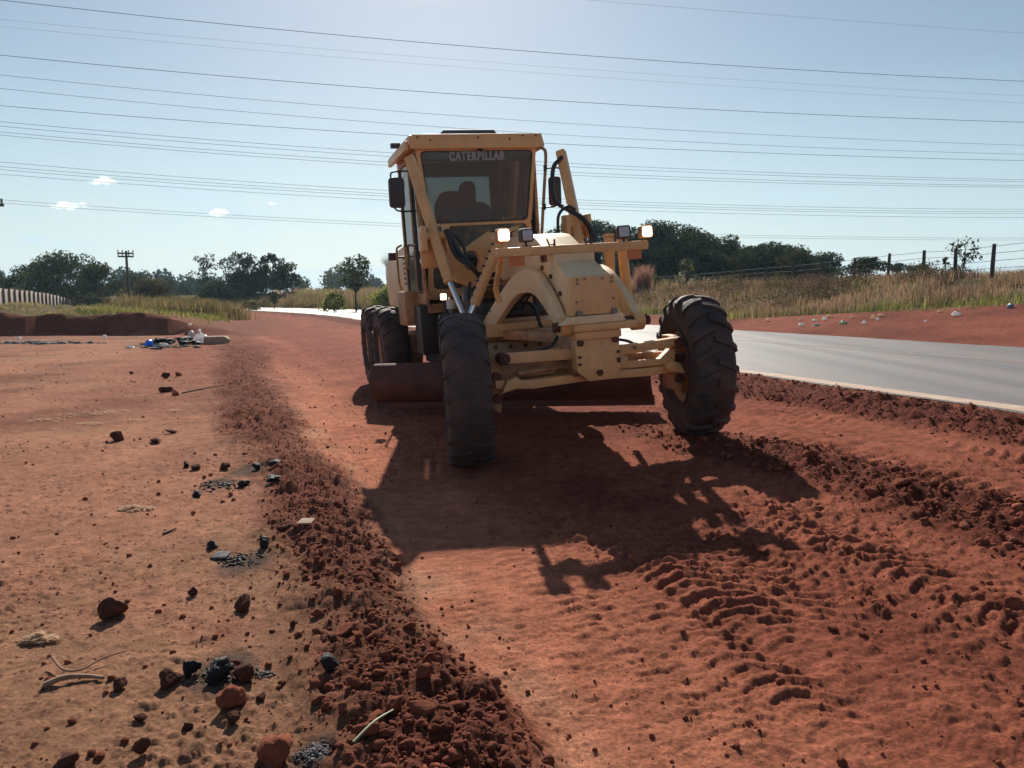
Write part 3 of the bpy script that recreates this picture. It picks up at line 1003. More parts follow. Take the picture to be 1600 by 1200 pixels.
tube(bm, [(-0.70, -0.22, 0.82), (0.0, -0.05, 0.83)], 0.022, 10)
tube(bm, [(-0.25, -0.12, 0.83), (0.0, -0.05, 0.83)], 0.04, 12)
obj('steering_cylinder', bm, M['yellow_dirty'], GR)
bm = bmesh.new()
tube(bm, [(-0.80, 0.22, 0.80), (0.90, 0.22, 0.80)], 0.028, 10)
obj('tie_rod', bm, M['rust'], GR)

# --- arched arms of the front attachment, one each side of the nose
def arch(name, x0, x1, spread):
    ctrl_t = [(-0.36, 1.23), (-0.22, 1.36), (0.02, 1.56), (0.28, 1.70), (0.55, 1.75), (0.85, 1.69), (1.25, 1.49), (1.75, 1.20), (2.05, 1.02)]
    ctrl_b = [(-0.24, 1.19), (-0.10, 1.26), (0.12, 1.39), (0.34, 1.49), (0.58, 1.52), (0.82, 1.48), (1.15, 1.31), (1.62, 1.03), (1.92, 0.86)]
    t = [(p.y, p.z) for p in smooth_pts([(0, a, b) for a, b in ctrl_t], 4)]
    b = [(p.y, p.z) for p in smooth_pts([(0, a, b) for a, b in ctrl_b], 4)]
    bm = bmesh.new()
    strip_prism(bm, t, b, 'x', x0, x1)
    for v in bm.verts:
        v.co.x += spread * max(0, v.co.y - 0.4)
    o = obj(name, bm, M['pale'], GR, bevel=0.01)
    bm = bmesh.new()
    xm = (x0 + x1) / 2
    tube(bm, [(x0 - 0.012, -0.30, 1.205), (x1 + 0.012, -0.30, 1.205)], 0.085, 20)
    obj('arm_boss', bm, M['yellow'], o)
arch('arched_arm', -0.295, -0.225, -0.12)
arch('arched_arm', 0.425, 0.50, 0.12)

# --- lamp bar clamped over the frame
bm = bmesh.new()
box(bm, -0.73, 0.79, 0.03, 0.12, 1.862, 1.945)
bar = obj('lamp_bar', bm, M['yellow'], GR, bevel=0.012)
bm = bmesh.new()
prism(bm, [(0.0, 1.74), (0.16, 1.82), (0.16, 1.861), (0.0, 1.861)], 'x', -0.204, 0.204)
obj('bar_shade_filler', bm, M['pale'], bar)  # filler block added under the bar to keep sun off the slope
for x in (-0.17, 0.20):
    bm = bmesh.new()
    box(bm, x - 0.012, x + 0.012, 0.045, 0.155, 1.80, 1.96)
    tube(bm, [(x, 0.045, 1.96), (x, 0.045, 2.0)], 0.009, 6)
    tube(bm, [(x - 0.03, 0.10, 1.95), (x - 0.055, 0.10, 2.01)], 0.008, 6)
    obj('clamp', bm, M['rust'], bar)
bm = bmesh.new()
for k in range(7):
    bolt(bm, (-0.46 + 0.022 * k, 0.10, 1.944), 0.006, 0.022, 'z+')
tiny(obj('stud', bm, M['steel'], bar))
for x0, x1 in ((-0.62, -0.47), (0.58, 0.72)):
    bm = bmesh.new()
    box(bm, x0, x1, 0.05, 0.075, 1.775, 1.868)
    box(bm, x0 + 0.03, x0 + 0.05, 0.06, 0.085, 1.86, 1.885)
    box(bm, x1 - 0.05, x1 - 0.03, 0.06, 0.085, 1.86, 1.885)
    obj('marker_plate', bm, M['orange'], bar, bevel=0.004)
def lamp(x, y, z, lit, parent, size=0.058, yaw=0.0, tilt=0.0, housing='black', stem=0.07):
    bm = bmesh.new()
    s = size
    prism(bm, [(-s, -s * 0.75), (-s * 0.75, -s), (s * 0.75, -s), (s, -s * 0.75), (s, s * 0.75), (s * 0.75, s), (-s * 0.75, s), (-s, s * 0.75)], 'y', -0.03, 0.05)
    prism(bm, [(-s * 0.7, -s * 0.7), (s * 0.7, -s * 0.7), (s * 0.7, s * 0.7), (-s * 0.7, s * 0.7)], 'y', 0.05, 0.085)
    tube(bm, [(0, 0.02, -s), (0, 0.02, -s - stem)], 0.013, 8)
    h = obj('work_lamp', bm, M[housing], parent, (x, y, z), (tilt, 0, yaw), bevel=0.006)
    bm = bmesh.new()
    g = s * 0.78
    prism(bm, [(-g, -g * 0.8), (-g * 0.8, -g), (g * 0.8, -g), (g, -g * 0.8), (g, g * 0.8), (g * 0.8, g), (-g * 0.8, g), (-g, g * 0.8)], 'y', -0.038, -0.0305)
    obj('lens', bm, M[{0: 'lamp_off', 1: 'lamp_on', 2: 'lamp_warm'}[lit]], h, bevel=0.003)
    return h
lamp(-0.655, 0.08, 2.06, 1, bar, 0.062, housing='yellow_dirty', stem=0.06)
lamp(-0.43, 0.08, 2.05, 0, bar, 0.062, yaw=R(4))
lamp(0.555, 0.08, 2.035, 0, bar, 0.062, yaw=R(-16), tilt=R(-6))
lamp(0.79, 0.08, 2.03, 2, bar, 0.062, yaw=R(-3), housing='yellow_dirty', stem=0.03)
# paired uprights of the attachment behind the bar
for (xa, xb, za) in ((0.66, 0.70, 2.03), (0.80, 0.90, 2.06)):
    bm = bmesh.new()
    tube(bm, [(xb, 0.75, 1.25), (xa, 0.65, za)], 0.055, 14)
    tube(bm, [(xa, 0.65, za), (xa, 0.65, za + 0.03)], 0.06, 8)
    obj('upright', bm, M['yellow'], GR)
bm = bmesh.new()
tube(bm, [(0.70, 0.66, 1.93), (0.84, 0.66, 1.95)], 0.03, 10)
tube(bm, [(0.73, 0.62, 2.0), (0.735, 0.62, 2.11)], 0.012, 8)
tube(bm, [(0.77, 0.62, 2.0), (0.78, 0.62, 2.10)], 0.012, 8)
obj('upright_link', bm, M['rust'], GR)
bm = bmesh.new()
pts = [(-0.66, 0.12, 1.93), (-0.64, 0.35, 1.72), (-0.63, 0.5, 1.58), (-0.60, 0.52, 1.45)]
tube(bm, smooth_pts(pts), 0.03, 10)
obj('bar_strut', bm, M['yellow'], bar)

# --- diagonal studded cylinder on the camera's left of the frame
bm = bmesh.new()
tube(bm, [(-0.34, 1.2, 2.09), (-0.68, 1.2, 1.42)], 0.055, 14)
cyl = obj('shift_cylinder', bm, M['yellow'], GR)
bm = bmesh.new()
tube(bm, [(-0.68, 1.2, 1.42), (-0.76, 1.2, 1.26)], 0.03, 12)
obj('piston_rod', bm, M['chrome'], cyl)
bm = bmesh.new()
for k in range(10):
    t = k / 9
    x, z = -0.34 - 0.34 * t, 2.09 - 0.67 * t
    p = Vector((x - 0.05, 1.18, z + 0.025))
    tube(bm, [p, p + Vector((-0.022, 0, 0.011))], 0.011, 6)
tiny(obj('stud', bm, M['black'], cyl))
bm = bmesh.new()
tube(bm, smooth_pts([(-0.40, 1.2, 2.12), (-0.36, 1.17, 2.17), (-0.30, 1.17, 2.15), (-0.25, 1.2, 2.17), (-0.16, 1.25, 2.20), (-0.05, 1.3, 2.16)]), 0.022, 10)
tube(bm, [(-0.36, 1.14, 2.10), (-0.36, 1.28, 2.10)], 0.06, 12)
obj('cylinder_head', bm, M['yellow'], cyl)

# --- blade lift: saddle plates across the frame, yokes and the two lift cylinders
for s in (-1, 1):
    bm = bmesh.new()
    outer = [(-0.95, 2.12), (-0.82, 2.16), (-0.60, 2.07), (-0.46, 2.08), (-0.34, 2.16), (-0.20, 2.24), (-0.12, 2.22), (-0.13, 1.90), (-0.30, 1.68), (-0.45, 1.60), (-0.62, 1.68), (-0.74, 1.80)]
    pts = [(x * -s, z) for x, z in outer]
    cx, cz = 0.43 * s, 1.91
    hole = []
    n = len(pts)
    for (x, z) in pts:
        a = math.atan2((z - cz) / 0.125, (x - cx) / 0.10)
        hole.append((cx + 0.10 * math.cos(a), cz + 0.125 * math.sin(a)))
    ring_prism(bm, pts, hole, 2.10, 2.22)
    obj('lift_saddle', bm, M['yellow'], GR, smooth=False, bevel=0.01)
bm = bmesh.new()
tube(bm, [(-0.55, 2.32, 1.90), (0.55, 2.32, 1.90)], 0.09, 16)
obj('saddle_tube', bm, M['black'], GR)
for s in (-1, 1):
    A, B, Cc = Vector((-1.08, 2.05, 3.09)), Vector((-0.885, 1.42, 1.72)), Vector((-0.74, 1.12, 1.10))
    if s > 0:
        A, B, Cc = Vector((0.80, 2.20, 3.16)), Vector((0.83, 1.72, 1.80)), Vector((0.80, 1.36, 1.10))
    bm = bmesh.new()
    tube(bm, [A, B], 0.078, 4)          # square-sided barrel housing
    tube(bm, [B + (A - B) * 0.002, B - (A - B).normalized() * 0.05], 0.062, 16)
    lc = obj('lift_cylinder', bm, M['yellow'], GR, smooth=False, bevel=0.018)
    bm = bmesh.new()
    tube(bm, [B, Cc], 0.032, 16)
    obj('piston_rod', bm, M['chrome'], lc)
    mid = A + (B - A) * 0.66
    bm = bmesh.new()
    for dx in (-0.13, 0.13):
        box(bm, mid.x + dx - 0.028, mid.x + dx + 0.028, mid.y - 0.09, mid.y + 0.09, mid.z - 0.16, mid.z + 0.11)
    box(bm, mid.x - 0.15, mid.x + 0.15, mid.y + 0.085, mid.y + 0.14, mid.z - 0.34, mid.z + 0.03)
    tube(bm, [(mid.x - 0.17, mid.y, mid.z), (mid.x + 0.17, mid.y, mid.z)], 0.045, 14)
    obj('lift_yoke', bm, M['yellow'], GR, bevel=0.015)
    # hoses feeding the cylinder
    h0 = A + (B - A) * 0.06
    if s < 0:
        runs = [[mid + Vector((0.10, -0.10, 0.06)), mid + Vector((0.19, -0.12, -0.22)), B + Vector((0.22, -0.08, 0.12)), B + Vector((0.38, 0.02, 0.0)), B + Vector((0.60, 0.1, 0.02))],
                [mid + Vector((0.13, -0.08, 0.06)), mid + Vector((0.23, -0.10, -0.18)), B + Vector((0.27, -0.06, 0.08)), B + Vector((0.42, 0.04, -0.06)), B + Vector((0.62, 0.12, -0.05))],
                [mid + Vector((0.12, 0.1, 0.10)), mid + Vector((0.32, 0.10, -0.08)), mid + Vector((0.36, 0.05, -0.35)), B + Vector((0.30, 0.05, 0.1))]]
    else:
        runs = [[h0 + Vector((-0.02, -0.05, 0)), h0 + Vector((-0.14, -0.06, -0.12)), h0 + Vector((-0.17, -0.06, -0.38)), h0 + Vector((-0.12, -0.08, -0.55)), mid + Vector((0.02, -0.12, 0.06)), mid + Vector((0.13, -0.12, -0.12)), B + Vector((0.12, -0.08, 0.0))],
                [mid + Vector((-0.01, -0.11, 0.10)), mid + Vector((0.10, -0.14, -0.03)), mid + Vector((0.17, -0.14, -0.22)), B + Vector((0.16, -0.08, -0.02))],
                [mid + Vector((-0.04, -0.09, 0.16)), mid + Vector((-0.14, -0.10, 0.20)), mid + Vector((-0.25, -0.08, 0.10)), mid + Vector((-0.26, -0.06, -0.14)), mid + Vector((-0.26, 0, -0.4))]]
    for i, rn in enumerate(runs):
        bm = bmesh.new()
        tube(bm, smooth_pts(rn, 8), 0.026 if i < 2 else 0.018, 10)
        obj('hydraulic_hose', bm, M['hose'], lc)

# --- drawbar, circle and side-shift gear under the frame
bm = bmesh.new()
prism(bm, [(-0.62, 1.3), (0.62, 1.3), (0.55, 2.6), (-0.55, 2.6)], 'z', 1.05, 1.19)
db = obj('drawbar', bm, M['yellow'], GR, bevel=0.012)
bm = bmesh.new()
prism(bm, [(-0.10, 0.1), (0.10, 0.1), (0.35, 1.31), (-0.35, 1.31)], 'z', 1.02, 1.12)
obj('drawbar_tongue', bm, M['yellow_dirty'], db, bevel=0.012)
bm = bmesh.new()
lathe(bm, [(0.86, 0.62), (0.86, 0.80), (0.98, 0.80), (0.98, 0.62)], 'z', 64)
for v in bm.verts: v.co.y += 2.15
ci = obj('circle', bm, M['greenish'], GR)
bm = bmesh.new()
for k in range(30):
    a = 2 * PI * k / 30
    p = Vector((0.80 * math.cos(a), 2.15 + 0.80 * math.sin(a), 0.93))
    d = Vector((math.cos(a), math.sin(a), 0))
    tube(bm, [p - d * 0.01, p + d * 0.006], 0.028, 4)
tiny(obj('circle_hole', bm, M['black'], ci))
bm = bmesh.new()
tube(bm, [(-0.95, 1.75, 1.27), (0.3, 1.75, 1.29)], 0.06, 16)
tube(bm, [(0.0, 1.72, 1.31), (0.12, 1.72, 1.31)], 0.085, 12)
obj('side_shift_cylinder', bm, M['bluegrey'], GR)
bm = bmesh.new()
tube(bm, smooth_pts([(-0.30, 1.6, 1.26), (-0.18, 1.5, 1.32), (-0.10, 1.45, 1.39), (0.0, 1.4, 1.39), (0.06, 1.35, 1.30), (0.08, 1.3, 1.15), (0.12, 1.2, 1.05)]), 0.022, 10)
obj('hydraulic_hose', bm, M['hose'], db)
bm = bmesh.new()
tube(bm, smooth_pts([(0.20, 0.6, 1.30), (0.16, 0.55, 1.12), (0.10, 0.5, 0.98)]), 0.026, 10)
obj('hydraulic_hose', bm, M['hose'], db)
bm = bmesh.new()
tube(bm, smooth_pts([(0.14, 0.2, 1.20), (0.10, 0.2, 1.08), (0.06, 0.2, 0.95)]), 0.022, 10)
obj('hydraulic_hose', bm, M['hose'], db)
for pts_, r_ in (([(-0.21, 0.55, 1.66), (-0.26, 0.75, 1.55), (-0.27, 1.1, 1.52), (-0.25, 1.7, 1.58), (-0.24, 2.2, 1.6)], 0.018),
                 ([(-0.21, 0.50, 1.70), (-0.29, 0.75, 1.60), (-0.30, 1.2, 1.58), (-0.28, 1.8, 1.63), (-0.26, 2.3, 1.66)], 0.018),
                 ([(-0.10, 0.9, 1.66), (-0.20, 1.0, 1.45), (-0.30, 1.2, 1.36), (-0.42, 1.5, 1.33)], 0.016),
                 ([(0.05, 1.2, 1.66), (-0.05, 1.3, 1.44), (-0.02, 1.6, 1.34), (0.10, 1.8, 1.34)], 0.016),
                 ([(-0.50, 2.0, 1.66), (-0.56, 1.9, 1.45), (-0.50, 1.7, 1.33), (-0.40, 1.6, 1.30)], 0.018),
                 ([(-0.62, 3.0, 1.45), (-0.5, 2.9, 1.25), (-0.3, 2.9, 1.2), (-0.1, 2.9, 1.28)], 0.02),
                 ([(0.24, -0.05, 1.10), (0.34, -0.1, 1.04), (0.48, -0.08, 1.0), (0.62, 0.0, 0.93)], 0.014),
                 ([(-0.22, -0.05, 1.12), (-0.32, -0.1, 1.03), (-0.45, -0.02, 0.98), (-0.58, 0.05, 0.9)], 0.014)):
    bm = bmesh.new()
    tube(bm, smooth_pts(pts_, 6), r_, 8)
    obj('hydraulic_hose', bm, M['hose'], GR)
bm = bmesh.new()
for k_ in range(5):
    box(bm, -0.30 + 0.06 * k_, -0.26 + 0.06 * k_, 1.62, 1.70, 1.30, 1.35)
box(bm, -0.34, 0.02, 1.60, 1.72, 1.28, 1.30)
obj('valve_block', bm, M['bluegrey'], GR)
bm = bmesh.new()
box(bm, 0.02, 0.30, 2.5, 2.9, 1.22, 1.55)
tube(bm, [(-0.6, 2.7, 1.35), (0.05, 2.7, 1.35)], 0.10, 16)
tube(bm, [(-0.35, 2.5, 1.15), (-0.35, 2.5, 1.62)], 0.13, 18)
tube(bm, [(0.55, 2.5, 1.05), (0.55, 2.5, 1.5)], 0.12, 16)
box(bm, -0.55, -0.12, 2.9, 3.3, 1.15, 1.5)
obj('circle_drive', bm, M['bluegrey'], GR, bevel=0.012)
bm = bmesh.new()
lathe(bm, [(1.36, 0.012), (1.36, 0.055), (1.47, 0.055), (1.47, 0.012)], 'z', 18)
for v in bm.verts: v.co.x += -0.62; v.co.y += 2.55
obj('filter_canister', bm, mat('white_filter', (0.6, 0.6, 0.58), 0.4), GR)

# --- mouldboard
bm = bmesh.new()
yaw = R(-36)
prof = []
for k in range(13):
    t = k / 12
    a = R(-48 + 96 * t)
    prof.append((-0.42 + 0.50 * (1 - math.cos(a)) - 0.02 * t, 0.42 + 0.36 * math.sin(a)))
off = [(y + 0.03, z) for y, z in prof]
strip_prism(bm, prof, off, 'x', -1.85, 1.85)
bl = obj('blade', bm, M['rust'], GR, (0.17, 2.75, -0.02), (0, 0, yaw))
bm = bmesh.new()
box(bm, -1.86, 1.86, -0.272, -0.243, 0.085, 0.215)
obj('cutting_edge', bm, M['rust'], bl)
for x in (-0.55, 0.55):
    bm = bmesh.new()
    box(bm, x - 0.06, x + 0.06, -0.36, 0.0, 0.45, 0.9)
    obj('blade_bracket', bm, M['yellow_dirty'], bl)
bm = bmesh.new()
tube(bm, [(-1.5, -0.30, 0.52), (1.2, -0.30, 0.52)], 0.035, 12)
obj('slide_rail', bm, M['black'], bl)

# --- cab
bm = bmesh.new()
prism(bm, [(-0.88, 3.36), (-0.84, 3.53), (0.86, 3.53), (0.90, 3.37), (0.80, 3.35), (-0.78, 3.35)], 'y', 3.00, 3.06)
roof = obj('roof_visor', bm, M['yellow'], GR, bevel=0.008)
bm = bmesh.new()
for (x, z) in ((-0.78, 3.49), (-0.62, 3.45), (0.0, 3.48), (0.42, 3.46), (0.60, 3.50), (0.78, 3.50)):
    bolt(bm, (x, 3.0, z), 0.013, 0.01)
tiny(obj('visor_bolt', bm, M['rust'], roof))
bm = bmesh.new()
box(bm, -0.88, 0.88, 3.062, 4.55, 3.41, 3.53)
rf = obj('cab_roof', bm, M['pale'], GR, bevel=0.02)
for x0, x1 in ((-0.93, -0.882), (0.882, 0.93)):
    bm = bmesh.new()
    box(bm, x0, x1, 3.12, 4.5, 3.36, 3.47)
    obj('roof_gutter', bm, M['pale'], rf, bevel=0.01)
bm = bmesh.new()
prism(bm, [(-0.42, 3.532), (-0.37, 3.64), (0.31, 3.64), (0.40, 3.532)], 'y', 3.3, 4.3)
obj('roof_ventilator', bm, M['greytop'], rf, bevel=0.01)
bm = bmesh.new()
box(bm, -1.02, -0.90, 3.55, 3.65, 3.47, 3.53)
obj('roof_lamp', bm, M['greytop'], rf, bevel=0.01)
bm = bmesh.new()
box(bm, -0.72, 0.72, 3.25, 4.3, 3.395, 3.408)
obj('headliner', bm, M['interior'], rf)

def rrect(pts, r=0.06, n=5):
    out = []
    N = len(pts)
    for i in range(N):
        a, b, c = Vector((*pts[i - 1], 0)), Vector((*pts[i], 0)), Vector((*pts[(i + 1) % N], 0))
        d1, d2 = (a - b).normalized(), (c - b).normalized()
        p1, p2 = b + d1 * r, b + d2 * r
        for k in range(n + 1):
            t = k / n
            q = p1 * (1 - t) ** 2 + b * 2 * t * (1 - t) + p2 * t * t
            out.append((q.x, q.y))
    return out
def slant(bm, z0=1.5, z1=3.4, dy=0.17):
    for v in bm.verts:
        v.co.y += dy * (z1 - v.co.z) / (z1 - z0)
# windscreen frame and pane, leaning back towards its foot
WS = [(-0.755, 3.335), (0.755, 3.335), (0.652, 2.437), (-0.652, 2.437)]
WI = rrect(WS, 0.07)
WO = rrect([(-0.80, 3.375), (0.80, 3.375), (0.70, 2.42), (-0.70, 2.42)], 0.02)
bm = bmesh.new()
ring_prism(bm, WO, WI, 3.06, 3.12); slant(bm)
wf = obj('windscreen_frame', bm, M['yellow'], GR, smooth=False)
bm = bmesh.new()
ring_prism(bm, WI, rrect([(-0.74, 3.32), (0.74, 3.32), (0.640, 2.456), (-0.640, 2.456)], 0.065), 3.066, 3.10); slant(bm)
obj('rubber_seal', bm, M['hose'], wf, smooth=False)
bm = bmesh.new()
prism(bm, rrect([(-0.745, 3.325), (0.745, 3.325), (0.643, 2.452), (-0.643, 2.452)], 0.065), 'y', 3.078, 3.084); slant(bm)
obj('windscreen', bm, M['glass'], GR, smooth=False)
# lower front window
LI = rrect([(-0.64, 2.403), (0.64, 2.403), (0.66, 1.60), (-0.68, 1.60)], 0.08)
LO = rrect([(-0.70, 2.419), (0.70, 2.419), (0.72, 1.47), (-0.76, 1.47)], 0.03)
bm = bmesh.new()
ring_prism(bm, LO, LI, 3.06, 3.12); slant(bm)
obj('lower_window_frame', bm, M['yellow'], GR, smooth=False)
bm = bmesh.new()
prism(bm, LI, 'y', 3.08, 3.086); slant(bm)
obj('lower_window', bm, M['glass'], GR, smooth=False)
bm = bmesh.new()
tube(bm, [(-0.02, 3.04, 3.37), (0.06, 3.05, 3.33)], 0.02, 8)
obj('wiper', bm, M['black'], wf)
# side walls: rails, posts and panes
for s in (-1, 1):
    bm = bmesh.new()
    for (y0, y1, z0, z1) in ((3.13, 4.5, 3.30, 3.41), (3.13, 4.5, 1.42, 1.56), (4.42, 4.5, 1.561, 3.299), (3.70, 3.75, 1.561, 3.299), (3.13, 3.20, 2.2, 3.299), (3.22, 3.29, 1.561, 2.199)):
        box(bm, s * 0.765, s * 0.805, y0, y1, z0, z1)
    sf = obj('door_frame', bm, M['yellow_dirty'], GR, bevel=0.006)
    bm = bmesh.new()
    box(bm, s * 0.782, s * 0.788, 3.19, 4.43, 1.55, 3.31)
    obj('side_window', bm, M['glass_clear'], sf, smooth=False)
    bm = bmesh.new()
    for y in (3.30, 3.42):
        tube(bm, [(s * 0.83, y, 1.60), (s * 0.83, y, 3.20)], 0.012, 8)
    tube(bm, [(s * 0.85, 3.26, 2.38), (s * 0.85, 3.48, 2.38)], 0.01, 6)
    tube(bm, [(s * 0.85, 3.26, 2.2), (s * 0.85, 3.48, 2.2)], 0.01, 6)
    obj('door_seal', bm, M['hose'], sf)
# twin front posts with their curved foot, camera's left
bm = bmesh.new()
tube(bm, smooth_pts([(-0.84, 3.10, 3.30), (-0.82, 3.12, 2.5), (-0.80, 3.14, 1.7), (-0.77, 3.14, 1.53), (-0.68, 3.13, 1.49), (-0.5, 3.13, 1.49)]), 0.022, 10)
obj('handrail', bm, M['yellow_dirty'], GR)
bm = bmesh.new()
tube(bm, smooth_pts([(0.80, 3.03, 3.37), (0.88, 3.03, 3.34), (0.915, 3.03, 3.24), (0.86, 3.04, 2.75), (0.80, 3.06, 2.2), (0.76, 3.08, 1.8)]), 0.021, 10)
obj('handrail', bm, M['yellow_dirty'], GR)
# cab tub
bm = bmesh.new()
box(bm, -0.76, 0.72, 3.22, 4.5, 1.30, 1.42)
obj('cab_floor', bm, M['yellow_dirty'], GR, bevel=0.01)
RWO = [(-0.80, 3.40), (0.80, 3.40), (0.80, 1.42), (-0.80, 1.42)]
RWI = [(-0.47, 3.20), (0.52, 3.19), (0.52, 2.62), (-0.47, 2.62)]
bm = bmesh.new()
ring_prism(bm, RWO, RWI, 4.36, 4.42)
rw = obj('rear_wall', bm, M['interior'], GR, smooth=False)
bm = bmesh.new()
prism(bm, RWI, 'y', 4.38, 4.386)
obj('rear_window', bm, M['glass_clear'], rw, smooth=False)
bm = bmesh.new()
tube(bm, [(0.66, 4.2, 3.35), (0.66, 4.2, 1.5)], 0.055, 12)
tube(bm, [(0.5, 3.5, 3.38), (0.58, 4.0, 3.25)], 0.02, 8)
obj('cab_post', bm, M['yellow'], GR)
bm = bmesh.new()
tube(bm, [(-0.66, 4.25, 3.35), (-0.66, 4.25, 1.5)], 0.05, 12)
obj('cab_post', bm, M['interior'], GR)
# operator's seat and console
bm = bmesh.new()
prism(bm, rrect([(-0.40, 2.0), (0.16, 2.0), (0.18, 2.70), (0.10, 2.93), (-0.33, 2.93), (-0.44, 2.75)], 0.07), 'y', 3.82, 3.96)
box(bm, -0.40, 0.18, 3.40, 3.95, 1.86, 2.0)
seat = obj('operator_seat', bm, M['seat'], GR, bevel=0.03)
bm = bmesh.new()
prism(bm, rrect([(-0.06, 2.75), (0.13, 2.75), (0.145, 2.97), (0.11, 3.05), (-0.03, 3.05), (-0.075, 2.97)], 0.05), 'y', 3.80, 3.94)
obj('headrest', bm, M['seat'], seat, bevel=0.03)
bm = bmesh.new()
prism(bm, [(0.14, 2.80), (0.32, 2.78), (0.46, 2.66), (0.66, 2.62), (0.66, 2.0), (0.14, 2.0)], 'y', 4.0, 4.2)
obj('engine_cover_panel', bm, M['interior'], GR, bevel=0.02)
bm = bmesh.new()
box(bm, -0.14, 0.20, 3.32, 3.52, 1.5, 2.44)
prism(bm, [(-0.28, 2.44), (0.32, 2.44), (0.26, 2.52), (-0.22, 2.52)], 'y', 3.28, 3.5)
con = obj('steering_console', bm, M['black'], GR, bevel=0.02)
bm = bmesh.new()
for k in range(24):
    a0, a1 = 2 * PI * k / 24, 2 * PI * (k + 1) / 24
    tube(bm, [(0.02 + 0.2 * math.cos(a0), 3.5 + 0.08 * math.sin(a0), 2.58 + 0.12 * math.sin(a0)), (0.02 + 0.2 * math.cos(a1), 3.5 + 0.08 * math.sin(a1), 2.58 + 0.12 * math.sin(a1))], 0.014, 6, False)
obj('steering_wheel', bm, M['hose'], con)
for x in (-0.42, -0.36, -0.30, -0.24, 0.30, 0.36, 0.42, 0.48):
    bm = bmesh.new()
    tube(bm, [(x, 3.42, 2.35), (x * 1.03, 3.36, 2.56)], 0.008, 6)
    tube(bm, [(x * 1.03, 3.36, 2.56), (x * 1.03, 3.36, 2.59)], 0.015, 8)
    obj('control_lever', bm, M['yellow_dirty'], con)

# mirrors
for (x, z, s) in ((-1.06, 2.85, -1), (0.985, 2.78, 1)):
    bm = bmesh.new()
    hw = 0.105 if s < 0 else 0.085
    prism(bm, rrect([(-hw, -0.185), (hw * 0.9, -0.19), (hw, 0.185), (-hw * 0.9, 0.19)], 0.05), 'y', -0.03, 0.04)
    yy = 3.2 if s < 0 else 2.95
    mo = obj('mirror', bm, M['mirror_back'], GR, (x, yy, z), (0, 0, 0), bevel=0.015)
    bm = bmesh.new()
    if s < 0:
        tube(bm, smooth_pts([(-0.06, 0.0, 0.18), (-0.055, 0.0, 0.235), (0.0, 0, 0.26), (0.24, 0.02, 0.27)]), 0.011, 8)
        obj('mirror_bracket', bm, M['hose'], mo)
        bm = bmesh.new()
        tube(bm, smooth_pts([(-0.05, 0.0, -0.18), (-0.01, 0.0, -0.22), (0.08, 0, -0.235), (0.28, 0.02, -0.23)]), 0.011, 8)
    else:
        tube(bm, smooth_pts([(-0.10, 0.06, 0.30), (0.06, 0.02, 0.30), (0.10, 0, 0.26)]), 0.011, 8)
        obj('mirror_bracket', bm, M['hose'], mo)
        bm = bmesh.new()
        tube(bm, [(-0.19, 0.08, -0.20), (-0.03, 0.0, -0.20), (0.05, 0, -0.17)], 0.011, 8)
        tube(bm, [(-0.10, 0.06, 0.27), (-0.10, 0.06, 0.34)], 0.02, 8)
        tube(bm, [(-0.13, 0.07, -0.23), (-0.13, 0.07, -0.15)], 0.018, 8)
    obj('mirror_bracket', bm, M['hose'], mo)

# lettering across the head of the windscreen
fc = bpy.data.curves.new('lettering', 'FONT')
fc.body = 'CATERPILLAR'
fc.size = 0.15
fc.offset = 0.006
fc.space_character = 1.22
fc.align_x = 'CENTER'
fo = bpy.data.objects.new('windscreen_lettering', fc)
COL.objects.link(fo)
fc.materials.append(M['letter'])
bpy.context.view_layer.update()
wdt_ = max(0.1, fo.dimensions.x)
dg = bpy.context.evaluated_depsgraph_get()
tm = bpy.data.meshes.new_from_object(fo.evaluated_get(dg))
bpy.data.objects.remove(fo)
lo_ = link_mesh('windscreen_lettering', tm, None, GR, (-0.01, 3.076, 3.215), (R(90) + math.atan(0.17 / 1.9), 0, 0))
lo_.scale = (0.74 / wdt_, 1, 1)
for dx in (-0.0045, 0.0045):           # the strokes are heavy: the same letters set again a hair to each side
    l2_ = link_mesh('windscreen_lettering', tm, None, GR, (-0.01 + dx, 3.0755 - abs(dx) * 0.1 - (0.0006 if dx > 0 else 0), 3.215), lo_.rotation_euler)
    l2_.scale = lo_.scale

# --- body behind the cab: hood, side boxes, exhaust stack end, rear lamp bracket
bm = bmesh.new()
prism(bm, [(4.55, 1.35), (7.6, 1.35), (7.75, 1.6), (7.7, 2.05), (7.3, 2.22), (4.55, 2.38)], 'x', -0.62, 0.62)
hood = obj('engine_hood', bm, M['pale'], GR, bevel=0.04)
bm = bmesh.new()
for y in (4.75, 5.1, 5.45):
    for k in range(6):
        box(bm, -0.632, -0.618, y, y + 0.25, 1.7 + k * 0.08, 1.74 + k * 0.08)
tiny(obj('louvre', bm, M['black'], hood))
bm = bmesh.new()
box(bm, -0.98, -0.64, 3.75, 4.35, 1.13, 1.60)
obj('tool_box', bm, M['yellow_dirty'], GR, bevel=0.015)
bm = bmesh.new()
box(bm, 0.64, 0.98, 3.75, 4.35, 1.13, 1.60)
obj('fuel_tank', bm, M['yellow_dirty'], GR, bevel=0.015)
bm = bmesh.new()
tube(bm, smooth_pts([(-0.90, 4.4, 1.62), (-0.93, 4.4, 1.75), (-0.93, 4.4, 2.1), (-0.92, 4.4, 2.22), (-0.85, 4.4, 2.26)]), 0.015, 8)
tube(bm, smooth_pts([(-0.84, 4.3, 2.25), (-0.80, 4.3, 2.22), (-0.80, 4.3, 1.95), (-0.74, 4.3, 1.9), (-0.66, 4.3, 1.9)]), 0.015, 8)
obj('grab_rail', bm, M['yellow_dirty'], GR)
bm = bmesh.new()
box(bm, -1.02, -0.92, 4.55, 4.65, 2.06, 2.17)
